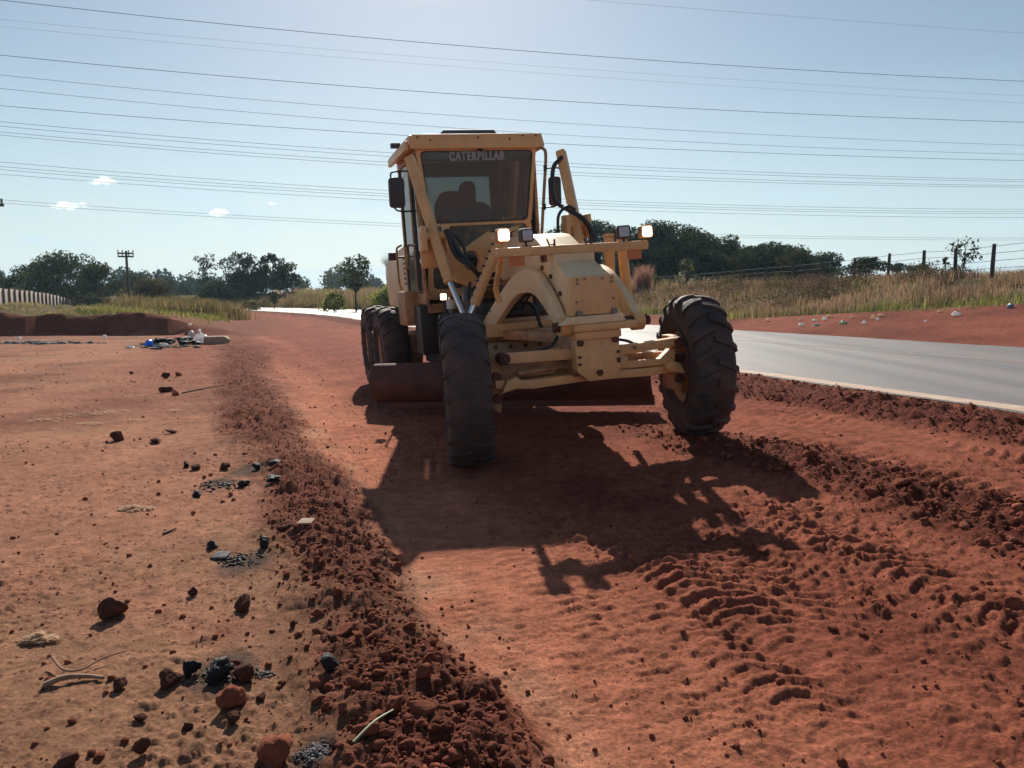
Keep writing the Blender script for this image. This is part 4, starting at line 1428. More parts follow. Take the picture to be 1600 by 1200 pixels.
tube(bm, [(-0.92, 4.6, 2.1), (-0.62, 4.6, 2.1)], 0.015, 8)
obj('rear_work_lamp', bm, M['mirror_back'], GR, bevel=0.01)
bm = bmesh.new()
prism(bm, [(3.1, 0.55), (4.6, 0.55), (4.6, 1.29), (3.1, 1.29)], 'x', -0.60, 0.60)
obj('transmission', bm, M['bluegrey'], GR, bevel=0.03)
bm = bmesh.new()
box(bm, -0.87, -0.61, 3.3, 3.74, 0.75, 1.40)
box(bm, -0.60, -0.20, 2.98, 3.09, 0.95, 1.40)
obj('battery_box', bm, M['black'], GR, bevel=0.02)
lamp(-0.605, 3.05, 1.505, 2, GR, 0.05, housing='black', stem=0.02)
bm = bmesh.new()
tube(bm, [(0.35, 5.6, 2.3), (0.35, 5.6, 2.75)], 0.06, 14)
obj('exhaust_stack', bm, M['rust'], GR)

# ------------------------------------------------------------------ stones and clods
def rock_verts(sub, seed, flat=0.75, amp=0.32, cut=9, lo=0.58, hi=0.9):
    bm = bmesh.new()
    bmesh.ops.create_icosphere(bm, subdivisions=sub, radius=1.0)
    rg = np.random.default_rng(seed)
    V = np.array([v.co[:] for v in bm.verts])
    Fc = np.array([[v.index for v in f.verts] for f in bm.faces])
    bm.free()
    n = np.ones(len(V))
    for k in range(cut):                   # chop with random planes for blunt facets
        d = rg.normal(size=3); d /= np.linalg.norm(d)
        lim = rg.uniform(lo, hi)
        t = V @ d
        n = np.where(t * n > lim, lim / np.maximum(t, 1e-3), n)
    V = V * n[:, None]
    ph = rg.uniform(0, 6, 12)
    w = sum(np.sin(V @ rg.normal(size=3) * (2.2 + 1.9 * k) + ph[k]) / (1.6 + 0.7 * k) for k in range(10))
    V = V * (1 + amp * 0.26 * w)[:, None]
    V *= np.array([rg.uniform(0.85, 1.25), rg.uniform(0.8, 1.1), flat * rg.uniform(0.85, 1.15)])
    return V, Fc

ROCKS = {}
def rock_mesh(kind, i):
    k = (kind, i)
    if k not in ROCKS:
        V, Fc = rock_verts(4 if kind != 'clod' else 3, 100 + i * 7 + len(kind), 0.85, {'clod': 0.55, 'char': 0.75}.get(kind, 0.40), 12 if kind == 'clod' else 13, 0.55 if kind == 'clod' else 0.5, 0.92 if kind == 'clod' else 0.85)
        me = fast_mesh('rock', V, Fc, smooth=(kind != 'x'))
        me.materials.append({'clod': M['rock_red'], 'red': M['rock_red'], 'dark': M['rock_dark'], 'char': M['char'], 'ash': M['ash']}[kind])
        ROCKS[k] = me
    return ROCKS[k]

def place_rock(name, u, v, wpx, hpx, kind, var, label, cat='rock', rz=0.0, sink=0.22, dy=0.8, tilt=(0, 0), group=None):
    """u, v: where it meets the ground in the photograph; wpx, hpx: its size there"""
    x, y = on_ground(u, v)
    d = math.hypot(y, CAM_H)
    w = wpx / 1200 * d * 0.5
    h = hpx / 1200 * d * 0.5
    o = bpy.data.objects.new(name, rock_mesh(kind, var))
    COL.objects.link(o)
    o.scale = (w, w * dy, h)
    o.rotation_euler = (tilt[0], tilt[1], rz)
    gz = ground_at(x, y + w * 0.5)
    o.location = (x, y + w * dy * 0.6, gz + h * (0.8 - sink))
    tag(o, label, cat, group)
    PLACED.append((x, y + w * dy * 0.6, w))
    return o
PLACED = []

STONES = [
 ('rock', 168, 970, 52, 52, 'dark', 1, 'large dark boulder standing alone on bare ground near the left edge'),
 ('rock', 376, 955, 34, 32, 'dark', 2, 'round dark stone alone on bare ground halfway to the clod heap'),
 ('rock', 356, 1112, 54, 42, 'red', 3, 'pointed red stone just in front of the burnt black lumps'),
 ('rock', 423, 1203, 86, 62, 'red', 4, 'biggest flat topped red boulder cut by the bottom edge of the photo'),
 ('rock', 217, 1186, 28, 46, 'dark', 5, 'narrow upright dark stone with a long shadow at the bottom edge'),
 ('rock', 100, 1204, 42, 34, 'dark', 6, 'dark stone cut by the bottom edge at the far left'),
 ('rock', 261, 1076, 40, 36, 'dark', 7, 'dark brown stone at the left end of the burnt black row'),
 ('rock', 293, 1058, 34, 40, 'char', 1, 'shiny black lump second from left in the burnt row'),
 ('rock', 337, 1066, 44, 40, 'char', 2, 'largest shiny black burnt lump in the middle of the row'),
 ('rock', 375, 1068, 42, 42, 'dark', 8, 'dark reddish lump beside the largest black burnt lump'),
 ('rock', 184, 1080, 30, 26, 'dark', 9, 'dark stone just right of the two dry sticks'),
 ('rock', 217, 1130, 18, 16, 'dark', 10, 'small dark stone in front of the dry sticks'),
 ('rock', 362, 1134, 24, 24, 'dark', 11, 'dark stone with white scrap in front of the pointed red stone'),
 ('rock', 291, 1142, 16, 14, 'dark', 12, 'small dark stone on bare ground left of the pointed red stone'),
 ('rock', 408, 1096, 19, 18, 'dark', 13, 'small round dark stone right of the pointed red stone'),
 ('rock', 300, 932, 16, 18, 'dark', 14, 'small brown stone between the large dark boulder and the round dark stone'),
 ('rock', 457, 982, 14, 14, 'dark', 15, 'small dark stone in front of the round dark stone'),
 ('rock', 182, 690, 23, 22, 'dark', 16, 'round dark rock alone near the pale straw scraps'),
 ('rock', 240, 693, 26, 12, 'dark', 17, 'flat dark stone right of the round dark rock'),
 ('rock', 267, 678, 18, 9, 'dark', 18, 'small flat stone behind the flat dark stone'),
 ('rock', 289, 731, 16, 13, 'char', 3, 'left one of two touching dark stones beyond the burnt patches'),
 ('rock', 304, 735, 22, 15, 'dark', 19, 'right one of two touching dark stones beyond the burnt patches'),
 ('rock', 350, 735, 24, 17, 'dark', 20, 'dark stone at the back of the upper burnt patch'),
 ('rock', 399, 735, 20, 14, 'char', 4, 'black lump behind the right end of the upper burnt patch'),
 ('rock', 428, 733, 24, 13, 'char', 5, 'black lump touching the clod heap beside the upper burnt patch'),
 ('rock', 424, 758, 28, 18, 'char', 6, 'black lump against the clod heap in line with the upper burnt patch'),
 ('rock', 377, 762, 26, 15, 'char', 1, 'black lump at the right end of the upper burnt patch'),
 ('rock', 305, 778, 18, 14, 'char', 2, 'black lump at the left end of the upper burnt patch'),
 ('rock', 256, 592, 17, 17, 'dark', 21, 'farthest left block of the far stone group below the rubbish'),
 ('rock', 277, 588, 17, 11, 'red', 22, 'flatter red block at the back of the far stone group'),
 ('rock', 258, 613, 19, 15, 'dark', 23, 'dark stone in the nearer pair of the far stone group'),
 ('rock', 272, 618, 18, 12, 'red', 24, 'reddish stone in the nearer pair of the far stone group'),
 ('rock', 204, 585, 7, 7, 'dark', 25, 'tiny dark stone alone below the blue bag'),
 ('rock', 329, 858, 28, 18, 'char', 3, 'black lump left of the lower burnt patch'),
 ('rock', 409, 858, 28, 22, 'char', 4, 'black lump at the back of the lower burnt patch'),
 ('rock', 449, 832, 32, 18, 'dark', 26, 'dark stone at the edge of the clod heap behind the lower burnt patch'),
 ('rock', 511, 1056, 40, 38, 'char', 5, 'round charred lump with pale rings beside the clod heap'),
 ('rock', 568, 1165, 36, 34, 'red', 27, 'red cobble behind the green grass stalk'),
 ('rock', 534, 1124, 22, 20, 'red', 28, 'small red cobble left of the clod heap near the grass stalk'),
 ('rock', 493, 1106, 21, 16, 'red', 29, 'small reddish cobble in front of the round charred lump'),
 ('rock', 521, 1176, 22, 18, 'dark', 30, 'dark cobble right of the grey ash heap'),
 ('rock', 614, 1111, 32, 32, 'red', 31, 'large rounded cobble on the front of the clod heap'),
 ('rock', 660, 1122, 40, 30, 'red', 32, 'large angular cobble right of the rounded one on the clod heap'),
 ('rock', 538, 996, 42, 20, 'red', 33, 'flat slab like cobble on the left slope of the clod heap'),
 ('rock', 519, 1010, 26, 20, 'dark', 34, 'dark cobble just in front of the flat slab cobble'),
 ('rock', 662, 1070, 30, 24, 'red', 35, 'angular cobble near the right slope of the clod heap'),
 ('rock', 600, 1042, 20, 22, 'red', 36, 'rounded cobble in the middle of the clod heap'),
]
for i, s in enumerate(STONES):
    place_rock(*s, rz=(i * 1.7) % 6.28, tilt=(0.3 * math.sin(i * 2.1), 0.3 * math.cos(i * 1.3)))

# clods of the windrow: sizes by a steep law, the 300 that look largest are things of their own
def scatter_clods():
    N = 20000
    q = RNG.uniform(1.3, 34, N) ** 1.0
    q = 1.3 + (RNG.uniform(0, 1, N) ** 1.9) * 32
    p = 0.56 + 0.006 * q + RNG.normal(0, 1, N) * (0.23 + 0.022 * q)
    x, y = from_pq(p, q)
    wm = windrow_mask(p, q)
    keep = (RNG.uniform(0, 1, N) < 0.16 + wm * 1.2) & (p < 1.05 + 0.05 * q)
    p, q, x, y, wm = p[keep], q[keep], x[keep], y[keep], wm[keep]
    s = 0.0052 * RNG.uniform(0.035, 1, len(p)) ** -0.60
    s = np.minimum(s, 0.011 + 0.022 * sstep(6.5, 2.4, q)) * RNG.uniform(0.7, 1.0, len(s)) * np.where(wm > 0.25, 1.0, 0.7)
    # other places: rough soil by the road and loose stones on the yard and the strip
    N2 = 30000
    q2 = 1.2 + RNG.uniform(0, 1, N2) ** 2.2 * 26
    p2 = RNG.uniform(-4.5, 8.3, N2)
    rm = rough_mask(p2, q2)
    x2, y2 = from_pq(p2, q2)
    patch = np.clip(fbm(x2 * 0.9, y2 * 0.9, 12, 3) + 0.25, 0, 1)
    k2 = RNG.uniform(0, 1, N2) < np.where((rm > 0.3) | (p2 > 7.3), np.where(p2 > 7.95, 0.25, 1.0), 0.8 * patch + 0.1)
    p2, q2, x2, y2, rm = p2[k2], q2[k2], x2[k2], y2[k2], rm[k2]
    s2 = 0.0036 * RNG.uniform(0.04, 1, len(p2)) ** -0.62
    s2 = np.minimum(s2, np.where(rm > 0.3, 0.045, 0.022))
    N3 = 19000
    q3 = 1.8 + RNG.uniform(0, 1, N3) ** 1.6 * 16
    p3 = np.where(RNG.uniform(0, 1, N3) < 0.5, RNG.uniform(3.6, 5.1, N3), RNG.uniform(5.9, 7.9, N3))
    k3 = rough_mask(p3, q3) > RNG.uniform(0.15, 0.9, N3)
    x3, y3 = from_pq(p3[k3], q3[k3])
    s3 = np.minimum(0.0062 * RNG.uniform(0.035, 1, int(k3.sum())) ** -0.58, 0.04)
    x2, y2, s2 = np.concatenate([x2, x3]), np.concatenate([y2, y3]), np.concatenate([s2, s3])
    X, Y, S = np.concatenate([x, x2]), np.concatenate([y, y2]), np.concatenate([s, s2])
    G = np.concatenate([np.zeros(len(x)), np.ones(len(x2))])
    ok = Y > 0.8
    # not inside the wheels or the placed stones
    for (rx, ry, rw) in PLACED:
        ok &= np.hypot(X - rx, Y - ry) > rw * 0.9 + S
    X, Y, S, G = X[ok], Y[ok], S[ok], G[ok]
    Z = ground_h(X, Y)
    vis = (np.abs(X / Y) < 0.66) & (Y > 2.2)
    app = np.where(vis, S / np.hypot(Y, 1.4), 0)
    return X, Y, Z, S, G, app
X, Y, Z, S, G, app = scatter_clods()
order = np.argsort(-app)
big = [i for i in order if G[i] == 0][:240] + [i for i in order if G[i] == 1][:50]
bigset = set(int(i) for i in big)
for n_, i in enumerate(big):
    o = bpy.data.objects.new('dirt_clod', rock_mesh('clod', n_ % 12))
    COL.objects.link(o)
    s = S[i]
    o.scale = (s * RNG.uniform(0.9, 1.25), s * RNG.uniform(0.8, 1.1), s * RNG.uniform(0.8, 1.0))
    o.rotation_euler = (RNG.uniform(-0.5, 0.5), RNG.uniform(-0.5, 0.5), RNG.uniform(0, 6.28))
    o.location = (X[i], Y[i], Z[i] + s * 0.35)
    if G[i] == 0:
        tag(o, 'red dirt clod lying in the long heap left of the graded strip', 'dirt clod', 'clods in the heap beside the graded strip')
    else:
        tag(o, 'small red clod lying loose on the flat earth away from the long heap', 'dirt clod', 'clods lying loose on the flat earth')
def joined_rocks(name, idx, label, m, variants=10, sub=1):
    base = [rock_verts(sub, 500 + k, 0.85) for k in range(variants)]
    Vs, Fs, off = [], [], 0
    for n_, i in enumerate(idx):
        V, Fc = base[n_ % variants]
        a = RNG.uniform(0, 6.28)
        b_ = RNG.uniform(-0.7, 0.7)
        c, s_ = math.cos(a), math.sin(a)
        Rm = np.array([[c, -s_, 0], [s_, c, 0], [0, 0, 1]]) @ np.array([[1, 0, 0], [0, math.cos(b_), -math.sin(b_)], [0, math.sin(b_), math.cos(b_)]])
        W = (V * S[i]) @ Rm.T + np.array([X[i], Y[i], Z[i] + S[i] * 0.3])
        Vs.append(W); Fs.append(Fc + off); off += len(V)
    me = fast_mesh(name, np.concatenate(Vs), np.concatenate(Fs), smooth=True)
    return tag(link_mesh(name, me, m), label, kind='stuff')
small = [int(i) for i in range(len(X)) if int(i) not in bigset]
joined_rocks('crumbled_soil', small, 'small crumbs and pebbles of red earth scattered over the ground', M['rock_red'])

# ------------------------------------------------------------------ burnt patches, ash, straw, sticks
def debris(name, u, v, wpx, n, smin, smax, m, label, cat, aspect=0.5, flat=0.6):
    """a patch of many tiny pieces as one thing"""
    cx, cy = on_ground(u, v)
    d = math.hypot(cy, CAM_H)
    w = wpx / 1200 * d * 0.5
    base = [rock_verts(1, 700 + k, flat) for k in range(5)]
    Vs, Fs, off = [], [], 0
    for k in range(n):
        a, rr = RNG.uniform(0, 6.28), RNG.uniform(0, 1) ** 0.7
        x, y = w * rr * math.cos(a), w * aspect * rr * math.sin(a)
        s = RNG.uniform(smin, smax) * (1.2 - 0.6 * rr)
        V, Fc = base[k % 5]
        an = RNG.uniform(0, 6.28)
        c, s_ = math.cos(an), math.sin(an)
        W = V * s * np.array([RNG.uniform(0.7, 1.2), RNG.uniform(0.7, 1.1), RNG.uniform(0.6, 1.0)])
        W = W @ np.array([[c, -s_, 0], [s_, c, 0], [0, 0, 1]]).T
        W = W + np.array([x, y, ground_at(cx + x, cy + y) + s * 0.35])
        Vs.append(W); Fs.append(Fc + off); off += len(V)
    V = np.concatenate(Vs)
    me = fast_mesh(name, V, np.concatenate(Fs), smooth=False)
    o = link_mesh(name, me, m, None, (cx, cy, 0))
    return tag(o, label, None, None, 'stuff')
debris('burnt_heap', 345, 760, 95, 110, 0.006, 0.022, M['char'], 'upper patch of burnt black lumps on bare ground left of the heap', 'burnt debris', 0.9)
debris('burnt_heap', 375, 876, 70, 90, 0.005, 0.02, M['char'], 'lower patch of burnt black lumps on bare ground left of the heap', 'burnt debris', 1.0)
debris('burnt_heap', 350, 1058, 130, 90, 0.004, 0.016, M['char'], 'scatter of black cinders around the row of burnt lumps', 'burnt debris', 0.5)
debris('burnt_heap', 415, 1055, 34, 60, 0.004, 0.012, M['ash'], 'grey and black cinders at the right end of the burnt row', 'burnt debris', 0.7)
debris('ash_heap', 489, 1180, 56, 150, 0.005, 0.014, M['ash'], 'small heap of grey ash beside the biggest red boulder', 'ash heap', 0.9)
debris('burnt_heap', 590, 880, 30, 25, 0.004, 0.012, M['rock_dark'], 'dark crumbs on the crest of the clod heap', 'burnt debris', 0.7)

def straw(name, u, v, wpx, n, label, aspect=0.35, hump=0.02):
    cx, cy = on_ground(u, v)
    d = math.hypot(cy, CAM_H)
    w = wpx / 1200 * d * 0.5
    bm = bmesh.new()
    for k in range(n):
        a, rr = RNG.uniform(0, 6.28), RNG.uniform(0, 1) ** 0.6
        x, y = w * rr * math.cos(a), w * aspect * rr * math.sin(a)
        L = RNG.uniform(0.02, 0.06)
        an = RNG.uniform(-0.9, 0.9)
        z = ground_at(cx + x, cy + y) + 0.004 + hump * RNG.uniform(0, 1) * (1 - rr)
        p0 = Vector((x - L / 2 * math.cos(an), y - L / 2 * math.sin(an), z))
        p2 = Vector((x + L / 2 * math.cos(an), y + L / 2 * math.sin(an), z + RNG.uniform(-0.002, 0.008)))
        p1 = (p0 + p2) / 2 + Vector((0, RNG.uniform(-0.01, 0.01), RNG.uniform(0.0, 0.008)))
        wv = Vector((-math.sin(an), math.cos(an), 0)) * RNG.uniform(0.004, 0.010)
        vs_ = [bm.verts.new(q_) for q_ in (p0 - wv, p0 + wv, p1 + wv, p1 - wv, p2 + wv * 0.6, p2 - wv * 0.6)]
        bm.faces.new((vs_[0], vs_[1], vs_[2], vs_[3])); bm.faces.new((vs_[3], vs_[2], vs_[4], vs_[5]))
    return tag(obj(name, bm, M['straw'], None, (cx, cy, 0)), label, 'straw')
straw('straw_tuft', 212, 796, 56, 120, 'pale straw scrap alone in the middle of the bare ground', 0.5)
straw('straw_tuft', 60, 1003, 56, 110, 'pale straw tuft on the bare ground near the left edge', 0.5, 0.04)
straw('straw_tuft', 140, 663, 40, 90, 'short pale straw scrap just left of the round dark rock', 0.8)
straw('straw_tuft', 128, 648, 70, 90, 'long pale straw scrap farthest back on the bare ground', 1.0)
straw('straw_tuft', 70, 658, 62, 70, 'thin pale straw scrap toward the left edge', 0.8)
straw('straw_tuft', 175, 645, 60, 80, 'pale straw scrap behind the flat dark stones', 1.0)
straw('straw_tuft', 272, 642, 30, 40, 'small straw scrap near the clod heap beyond the stones', 1.0)
straw('straw_tuft', 205, 657, 46, 50, 'thin straw line behind the small flat stone', 0.6)

def stick(name, pts, r, label, cat, m):
    P = []
    for (u, v, up) in pts:
        x, y = on_ground(u, v)
        P.append((x, y, ground_at(x, y) + r + up))
    bm = bmesh.new()
    sp = smooth_pts(P, 5)
    tube(bm, sp, [r * (1 - 0.5 * k / len(sp)) for k in range(len(sp))], 6)
    return tag(obj(name, bm, m), label, cat)
M['drywood'] = mat('dry_stick', (0.36, 0.20, 0.13), 0.9, noise=0.4, nscale=20)
stick('stick', [(68, 1076, 0), (100, 1068, 0.01), (135, 1062, 0.0), (162, 1064, 0)], 0.013, 'thick dry stick lying on the bare ground at the lower left', 'stick', M['drywood'])
stick('stick', [(82, 1040, 0.03), (100, 1055, 0.015), (128, 1052, 0.01), (160, 1038, 0.02), (197, 1027, 0.02)], 0.006, 'thin bent twig lying over the thick dry stick', 'stick', M['drywood'])
stick('stick', [(285, 615, 0), (320, 608, 0), (350, 603, 0)], 0.012, 'thin dark stick beside the far stone group', 'stick', M['wood'])
stick('stick', [(255, 836, 0), (275, 828, 0)], 0.008, 'short dark twig left of the lower burnt patch', 'stick', M['wood'])
M['freshgreen'] = mat('fresh_grass_stalk', (0.42, 0.46, 0.26), 0.6, noise=0.2)
stick('grass_stalk', [(553, 1190, 0.03), (585, 1163, 0.05), (615, 1136, 0.06)], 0.0045, 'pale green grass stalk lying across the clod heap at the bottom', 'grass stalk', M['freshgreen'])
for (u, v, wpx, m_, lab) in ((345, 872, 30, 'ash', 'flat grey board scrap at the left of the lower burnt patch'), (478, 829, 28, 'cardboard', 'pale flat scrap on the left slope of the clod heap')):
    x, y = on_ground(u, v)
    w = wpx / 1200 * math.hypot(y, CAM_H) / 2
    bm = bmesh.new()
    prism(bm, [(-w, -w * 0.5), (w * 0.7, -w * 0.9), (w, w * 0.4), (-w * 0.4, w * 0.8)], 'z', 0, 0.012)
    tag(obj('board_scrap', bm, M[m_], None, (x, y, ground_at(x, y) + 0.012), (0.12, -0.08, 0.2), bevel=0.003), lab, 'scrap')

# ------------------------------------------------------------------ rubbish: bags, paper, roll
def bag(name, u, v, wpx, hpx, m, label, seed, cat='plastic bag', knot=False):
    x, y = on_ground(u, v)
    d = math.hypot(y, CAM_H)
    w, h = 0.85 * wpx / 1200 * d / 2, 0.85 * hpx / 1200 * d
    bm = bmesh.new()
    bmesh.ops.create_icosphere(bm, subdivisions=3, radius=1.0)
    rg = np.random.default_rng(seed)
    dirs = rg.normal(size=(10, 3)); ph = rg.uniform(0, 6, 10)
    for vt in bm.verts:
        c = np.array(vt.co)
        k = 1 + sum(0.10 / (1 + 0.22 * j) * math.sin(float(c @ dirs[j]) * (2.2 + 0.9 * j) + ph[j]) for j in range(10))
        cr = abs(math.sin(float(c @ dirs[3]) * 7 + ph[3])) * 0.10
        c = c * (k - cr)
        z = c[2]
        vt.co = (c[0] * w, c[1] * w * 0.8, max(z, -0.42) * h * 0.62 + 0.24 * h)
    if knot:
        tube(bm, [(0, 0, h * 0.78), (w * 0.08, 0, h * 0.92), (-w * 0.25, 0, h * 1.08)], [w * 0.18, w * 0.07, w * 0.22], 8)
    o = obj(name, bm, m, None, (x, y, ground_at(x, y) + 0.0), (0, 0, rg.uniform(0, 6.28)))
    return tag(o, label, cat)
bag('rubbish_bag', 233, 541, 20, 15, M['bagblue'], 'bright blue bag in the rubbish heap at the left', 1)
bag('rubbish_bag', 314, 536, 26, 22, M['bagwhite'], 'large whitish sack near the right end of the rubbish heap', 2, knot=True)
bag('rubbish_bag', 300, 527, 16, 14, M['baggrey'], 'grey bundle leaning behind the large whitish sack', 3)
bag('rubbish_bag', 292, 532, 16, 9, M['bagwhite'], 'small pale bag in the rubbish heap left of the whitish sack', 4)
bag('rubbish_bag', 256, 541, 16, 8, M['bagwhite'], 'flat whitish scrap in front of the rubbish heap beside the blue bag', 5)
bag('rubbish_bag', 274, 542, 14, 8, M['bagcream'], 'cream scrap in front of the middle of the rubbish heap', 6)
bag('rubbish_bag', 163, 528, 10, 7, M['bagwhite'], 'small white bag alone at the foot of the dark cut bank', 7)
bag('rubbish_bag', 205, 544, 14, 6, M['bagwhite'], 'whitish scrap at the left end of the rubbish heap', 8)
bag('rubbish_bag', 297, 508, 7, 5, M['bagwhite'], 'small white scrap at the grass edge above the rubbish heap', 9)
bag('rubbish_bag', 30, 530, 9, 6, M['bagwhite'], 'pale scrap lying in the dark ash near the left edge', 10)
x, y = on_ground(338, 537)
bm = bmesh.new()
prism(bm, rrect([(-0.35, 0), (0.35, 0), (0.42, 0.16), (0.3, 0.26), (-0.35, 0.24)], 0.05), 'y', -0.18, 0.18)
tag(obj('carpet_roll', bm, M['cardboard'], None, (x, y, ground_at(x, y) - 0.02), (0, 0, 0.15), bevel=0.02), 'tan folded carpet at the right end of the rubbish heap', 'carpet')
def rubbish(name, u, v, wpx, n, m, label, h, seed):
    cx, cy = on_ground(u, v)
    w = wpx / 1200 * cy * 0.5
    Vs, Fs, off = [], [], 0
    rg = np.random.default_rng(seed)
    base = [rock_verts(1, 800 + k, 0.6, 0.6) for k in range(5)]
    for k in range(n):
        x, y = rg.normal(0, 0.42) * w, rg.normal(0, 0.35)
        s = rg.uniform(0.05, 0.2)
        V, Fc = base[k % 5]
        W = V * s * np.array([rg.uniform(0.8, 1.8), rg.uniform(0.6, 1.2), rg.uniform(0.3, 1.0)])
        a = rg.uniform(0, 6.28); c, s_ = math.cos(a), math.sin(a)
        W = W @ np.array([[c, -s_, 0], [s_, c, 0], [0, 0, 1]]).T + np.array([x, y, ground_at(cx + x, cy + y) + h * rg.uniform(0, 1) * max(0, 1 - abs(x) / w)])
        Vs.append(W); Fs.append(Fc + off); off += len(V)
    o = link_mesh(name, fast_mesh(name, np.concatenate(Vs), np.concatenate(Fs)), m, None, (cx, cy, 0))
    return tag(o, label, kind='stuff')
rubbish('dark_rubbish', 268, 537, 120, 90, M['char'], 'mass of dark burnt rubbish under the bags at the left', 0.22, 5)
rubbish('pale_rubbish', 250, 543, 120, 40, M['ash'], 'loose grey scraps in front of the rubbish heap', 0.03, 6)
rubbish('ash_litter', 60, 536, 180, 80, M['ash'], 'grey ash and scraps on the ground below the cut bank', 0.02, 8)

LITTER = [(1200, 502, 9, 7, 'bagcream', 'small cream scrap in the roadside grass at the left end of the litter'),
 (1249, 501, 8, 4, 'bagcream', 'cream scrap second from the left beyond the road'),
 (1252, 509, 11, 6, 'bagwhite', 'white bag nearest the road at the left of the litter'),
 (1275, 509, 12, 5, 'baggrey', 'flat grey bag right of the white bag nearest the road'),
 (1273, 501, 10, 4, 'bagwhite', 'flat white scrap behind the flat grey bag'),
 (1296, 496, 12, 7, 'bagcream', 'cream bag at the edge of the roadside grass'),
 (1288, 500, 8, 6, 'bagwhite', 'small white bag just left of the cream bag by the grass'),
 (1317, 506, 13, 7, 'baggreen', 'pale green and white bag beyond the road'),
 (1331, 497, 8, 5, 'bagcream', 'small cream scrap behind the pale green bag'),
 (1350, 506, 11, 7, 'bagwhite', 'white bag between the pale green bag and the cream pile'),
 (1364, 498, 10, 9, 'bagcream', 'left cream bag of the close pair at the grass edge'),
 (1376, 494, 13, 6, 'bagcream', 'flat cream bag at the top of the close pair'),
 (1371, 500, 7, 6, 'bagwhite', 'small white bag in front of the close cream pair'),
 (1468, 488, 9, 4, 'bagcream', 'small pale scrap left of the long white bag'),
 (1494, 493, 17, 8, 'bagwhite', 'long white bag lying alone on the red verge'),
 (1578, 481, 13, 9, 'bagblue', 'blue bag alone on the red verge at the right edge'),
 (1446, 503, 5, 4, 'bagwhite', 'tiny white scrap on the red verge below the pale scrap')]
M['bagblue2'] = mat('faded_blue_plastic', (0.13, 0.22, 0.34), 0.45, noise=0.3, nscale=9)
for i, (u, v, w_, h_, m_, lab) in enumerate(LITTER):
    bag('litter_bag', u, v, w_, h_, M['bagblue2' if m_ == 'bagblue' else m_], lab, 40 + i, 'litter')

# ------------------------------------------------------------------ grass
def grass(name, X, Y, hmin, hmax, width, cols, label, lean=0.35, seed=1, group=None, kind='stuff', tops=None, cat=None):
    """one blade per point: a bent strip of two quads that narrows to a tip; colours vary blade by blade and tuft by tuft"""
    rg = np.random.default_rng(seed)
    n = len(X)
    Z = ground_h(X, Y, False)
    H = rg.uniform(hmin, hmax, n) * (0.65 + 0.7 * np.clip(0.5 + 1.4 * fbm(X * 0.7, Y * 0.7, seed + 3, 3), 0, 1))
    a = rg.uniform(0, 2 * PI, n)
    b = rg.uniform(0, 2 * PI, n)
    wx, wy = np.cos(a) * width / 2, np.sin(a) * width / 2
    ln = rg.uniform(0.1, 1.0, n) * lean * H
    lx, ly = np.cos(b) * ln, np.sin(b) * ln
    P0 = np.stack([X - wx, Y - wy, Z - 0.05], 1); P1 = np.stack([X + wx, Y + wy, Z - 0.05], 1)
    P2 = np.stack([X + wx * 0.8 + lx * 0.35, Y + wy * 0.8 + ly * 0.35, Z + H * 0.6], 1)
    P3 = np.stack([X - wx * 0.8 + lx * 0.35, Y - wy * 0.8 + ly * 0.35, Z + H * 0.6], 1)
    P4 = np.stack([X + wx * 0.25 + lx, Y + wy * 0.25 + ly, Z + H], 1); P5 = np.stack([X - wx * 0.25 + lx, Y - wy * 0.25 + ly, Z + H], 1)
    V = np.stack([P0, P1, P2, P3, P4, P5], 1).reshape(-1, 3)
    i6 = np.arange(n)[:, None] * 6
    Fc = np.concatenate([i6 + np.array([[0, 1, 2, 3]]), i6 + np.array([[3, 2, 4, 5]])], 0)
    cols = np.array(cols)
    w = np.clip(0.5 + 1.5 * fbm(X * 0.45, Y * 0.45, seed + 7, 4) + rg.normal(0, 0.18, n), 0, 0.999) * (len(cols) - 1)
    k = w.astype(int); f = (w - k)[:, None]
    c = cols[k] * (1 - f) + cols[np.minimum(k + 1, len(cols) - 1)] * f
    c = c * rg.uniform(0.7, 1.25, n)[:, None]
    me = fast_mesh(name, V, Fc, tone=np.repeat(c, 6, 0))
    return tag(link_mesh(name, me, M['grassblade']), label, cat, group, kind)

def area(n, p0, p1, q0, q1, keep, seed):
    rg = np.random.default_rng(seed)
    p, q = rg.uniform(p0, p1, n), rg.uniform(q0, q1, n)
    x, y = from_pq(p, q)
    k = keep(p, q, x, y, rg)
    return x[k], y[k]
def pgf(q): return 20.3 + np.maximum(0, 26 - q) * 0.42
DRY = [(0.11, 0.08, 0.05), (0.40, 0.245, 0.165), (0.19, 0.125, 0.08), (0.46, 0.30, 0.19), (0.19, 0.19, 0.065), (0.42, 0.27, 0.175)]
GRN = [(0.12, 0.135, 0.04), (0.28, 0.27, 0.07), (0.18, 0.19, 0.05), (0.34, 0.29, 0.11)]
X_, Y_ = area(150000, 20, 34, 8, 62, lambda p, q, x, y, rg: (p > pgf(q) + 0.9 + fbm(q * 0.4, p * 0.4, 5, 3) * 1.5) & (rg.uniform(0, 1, len(p)) < np.clip(0.55 + 2.2 * fbm(x * 0.55, y * 0.55, 301, 3), 0.10, 1)), 1)
grass('dry_grass', X_, Y_, 0.12, 0.46, 0.022, DRY, 'dry pinkish brown grass covering the roadside bank on the right', 0.5, 21)
X_, Y_ = area(26000, 19.5, 27, 8, 75, lambda p, q, x, y, rg: np.abs(p - pgf(q) - 0.9 - fbm(q * 0.5, p * 0.3, 9, 3) * 1.6) < rg.uniform(0, 1.5, len(p)), 2)
grass('green_grass', X_, Y_, 0.10, 0.38, 0.03, GRN, 'low yellow green grass along the foot of the right bank', 0.5, 22)
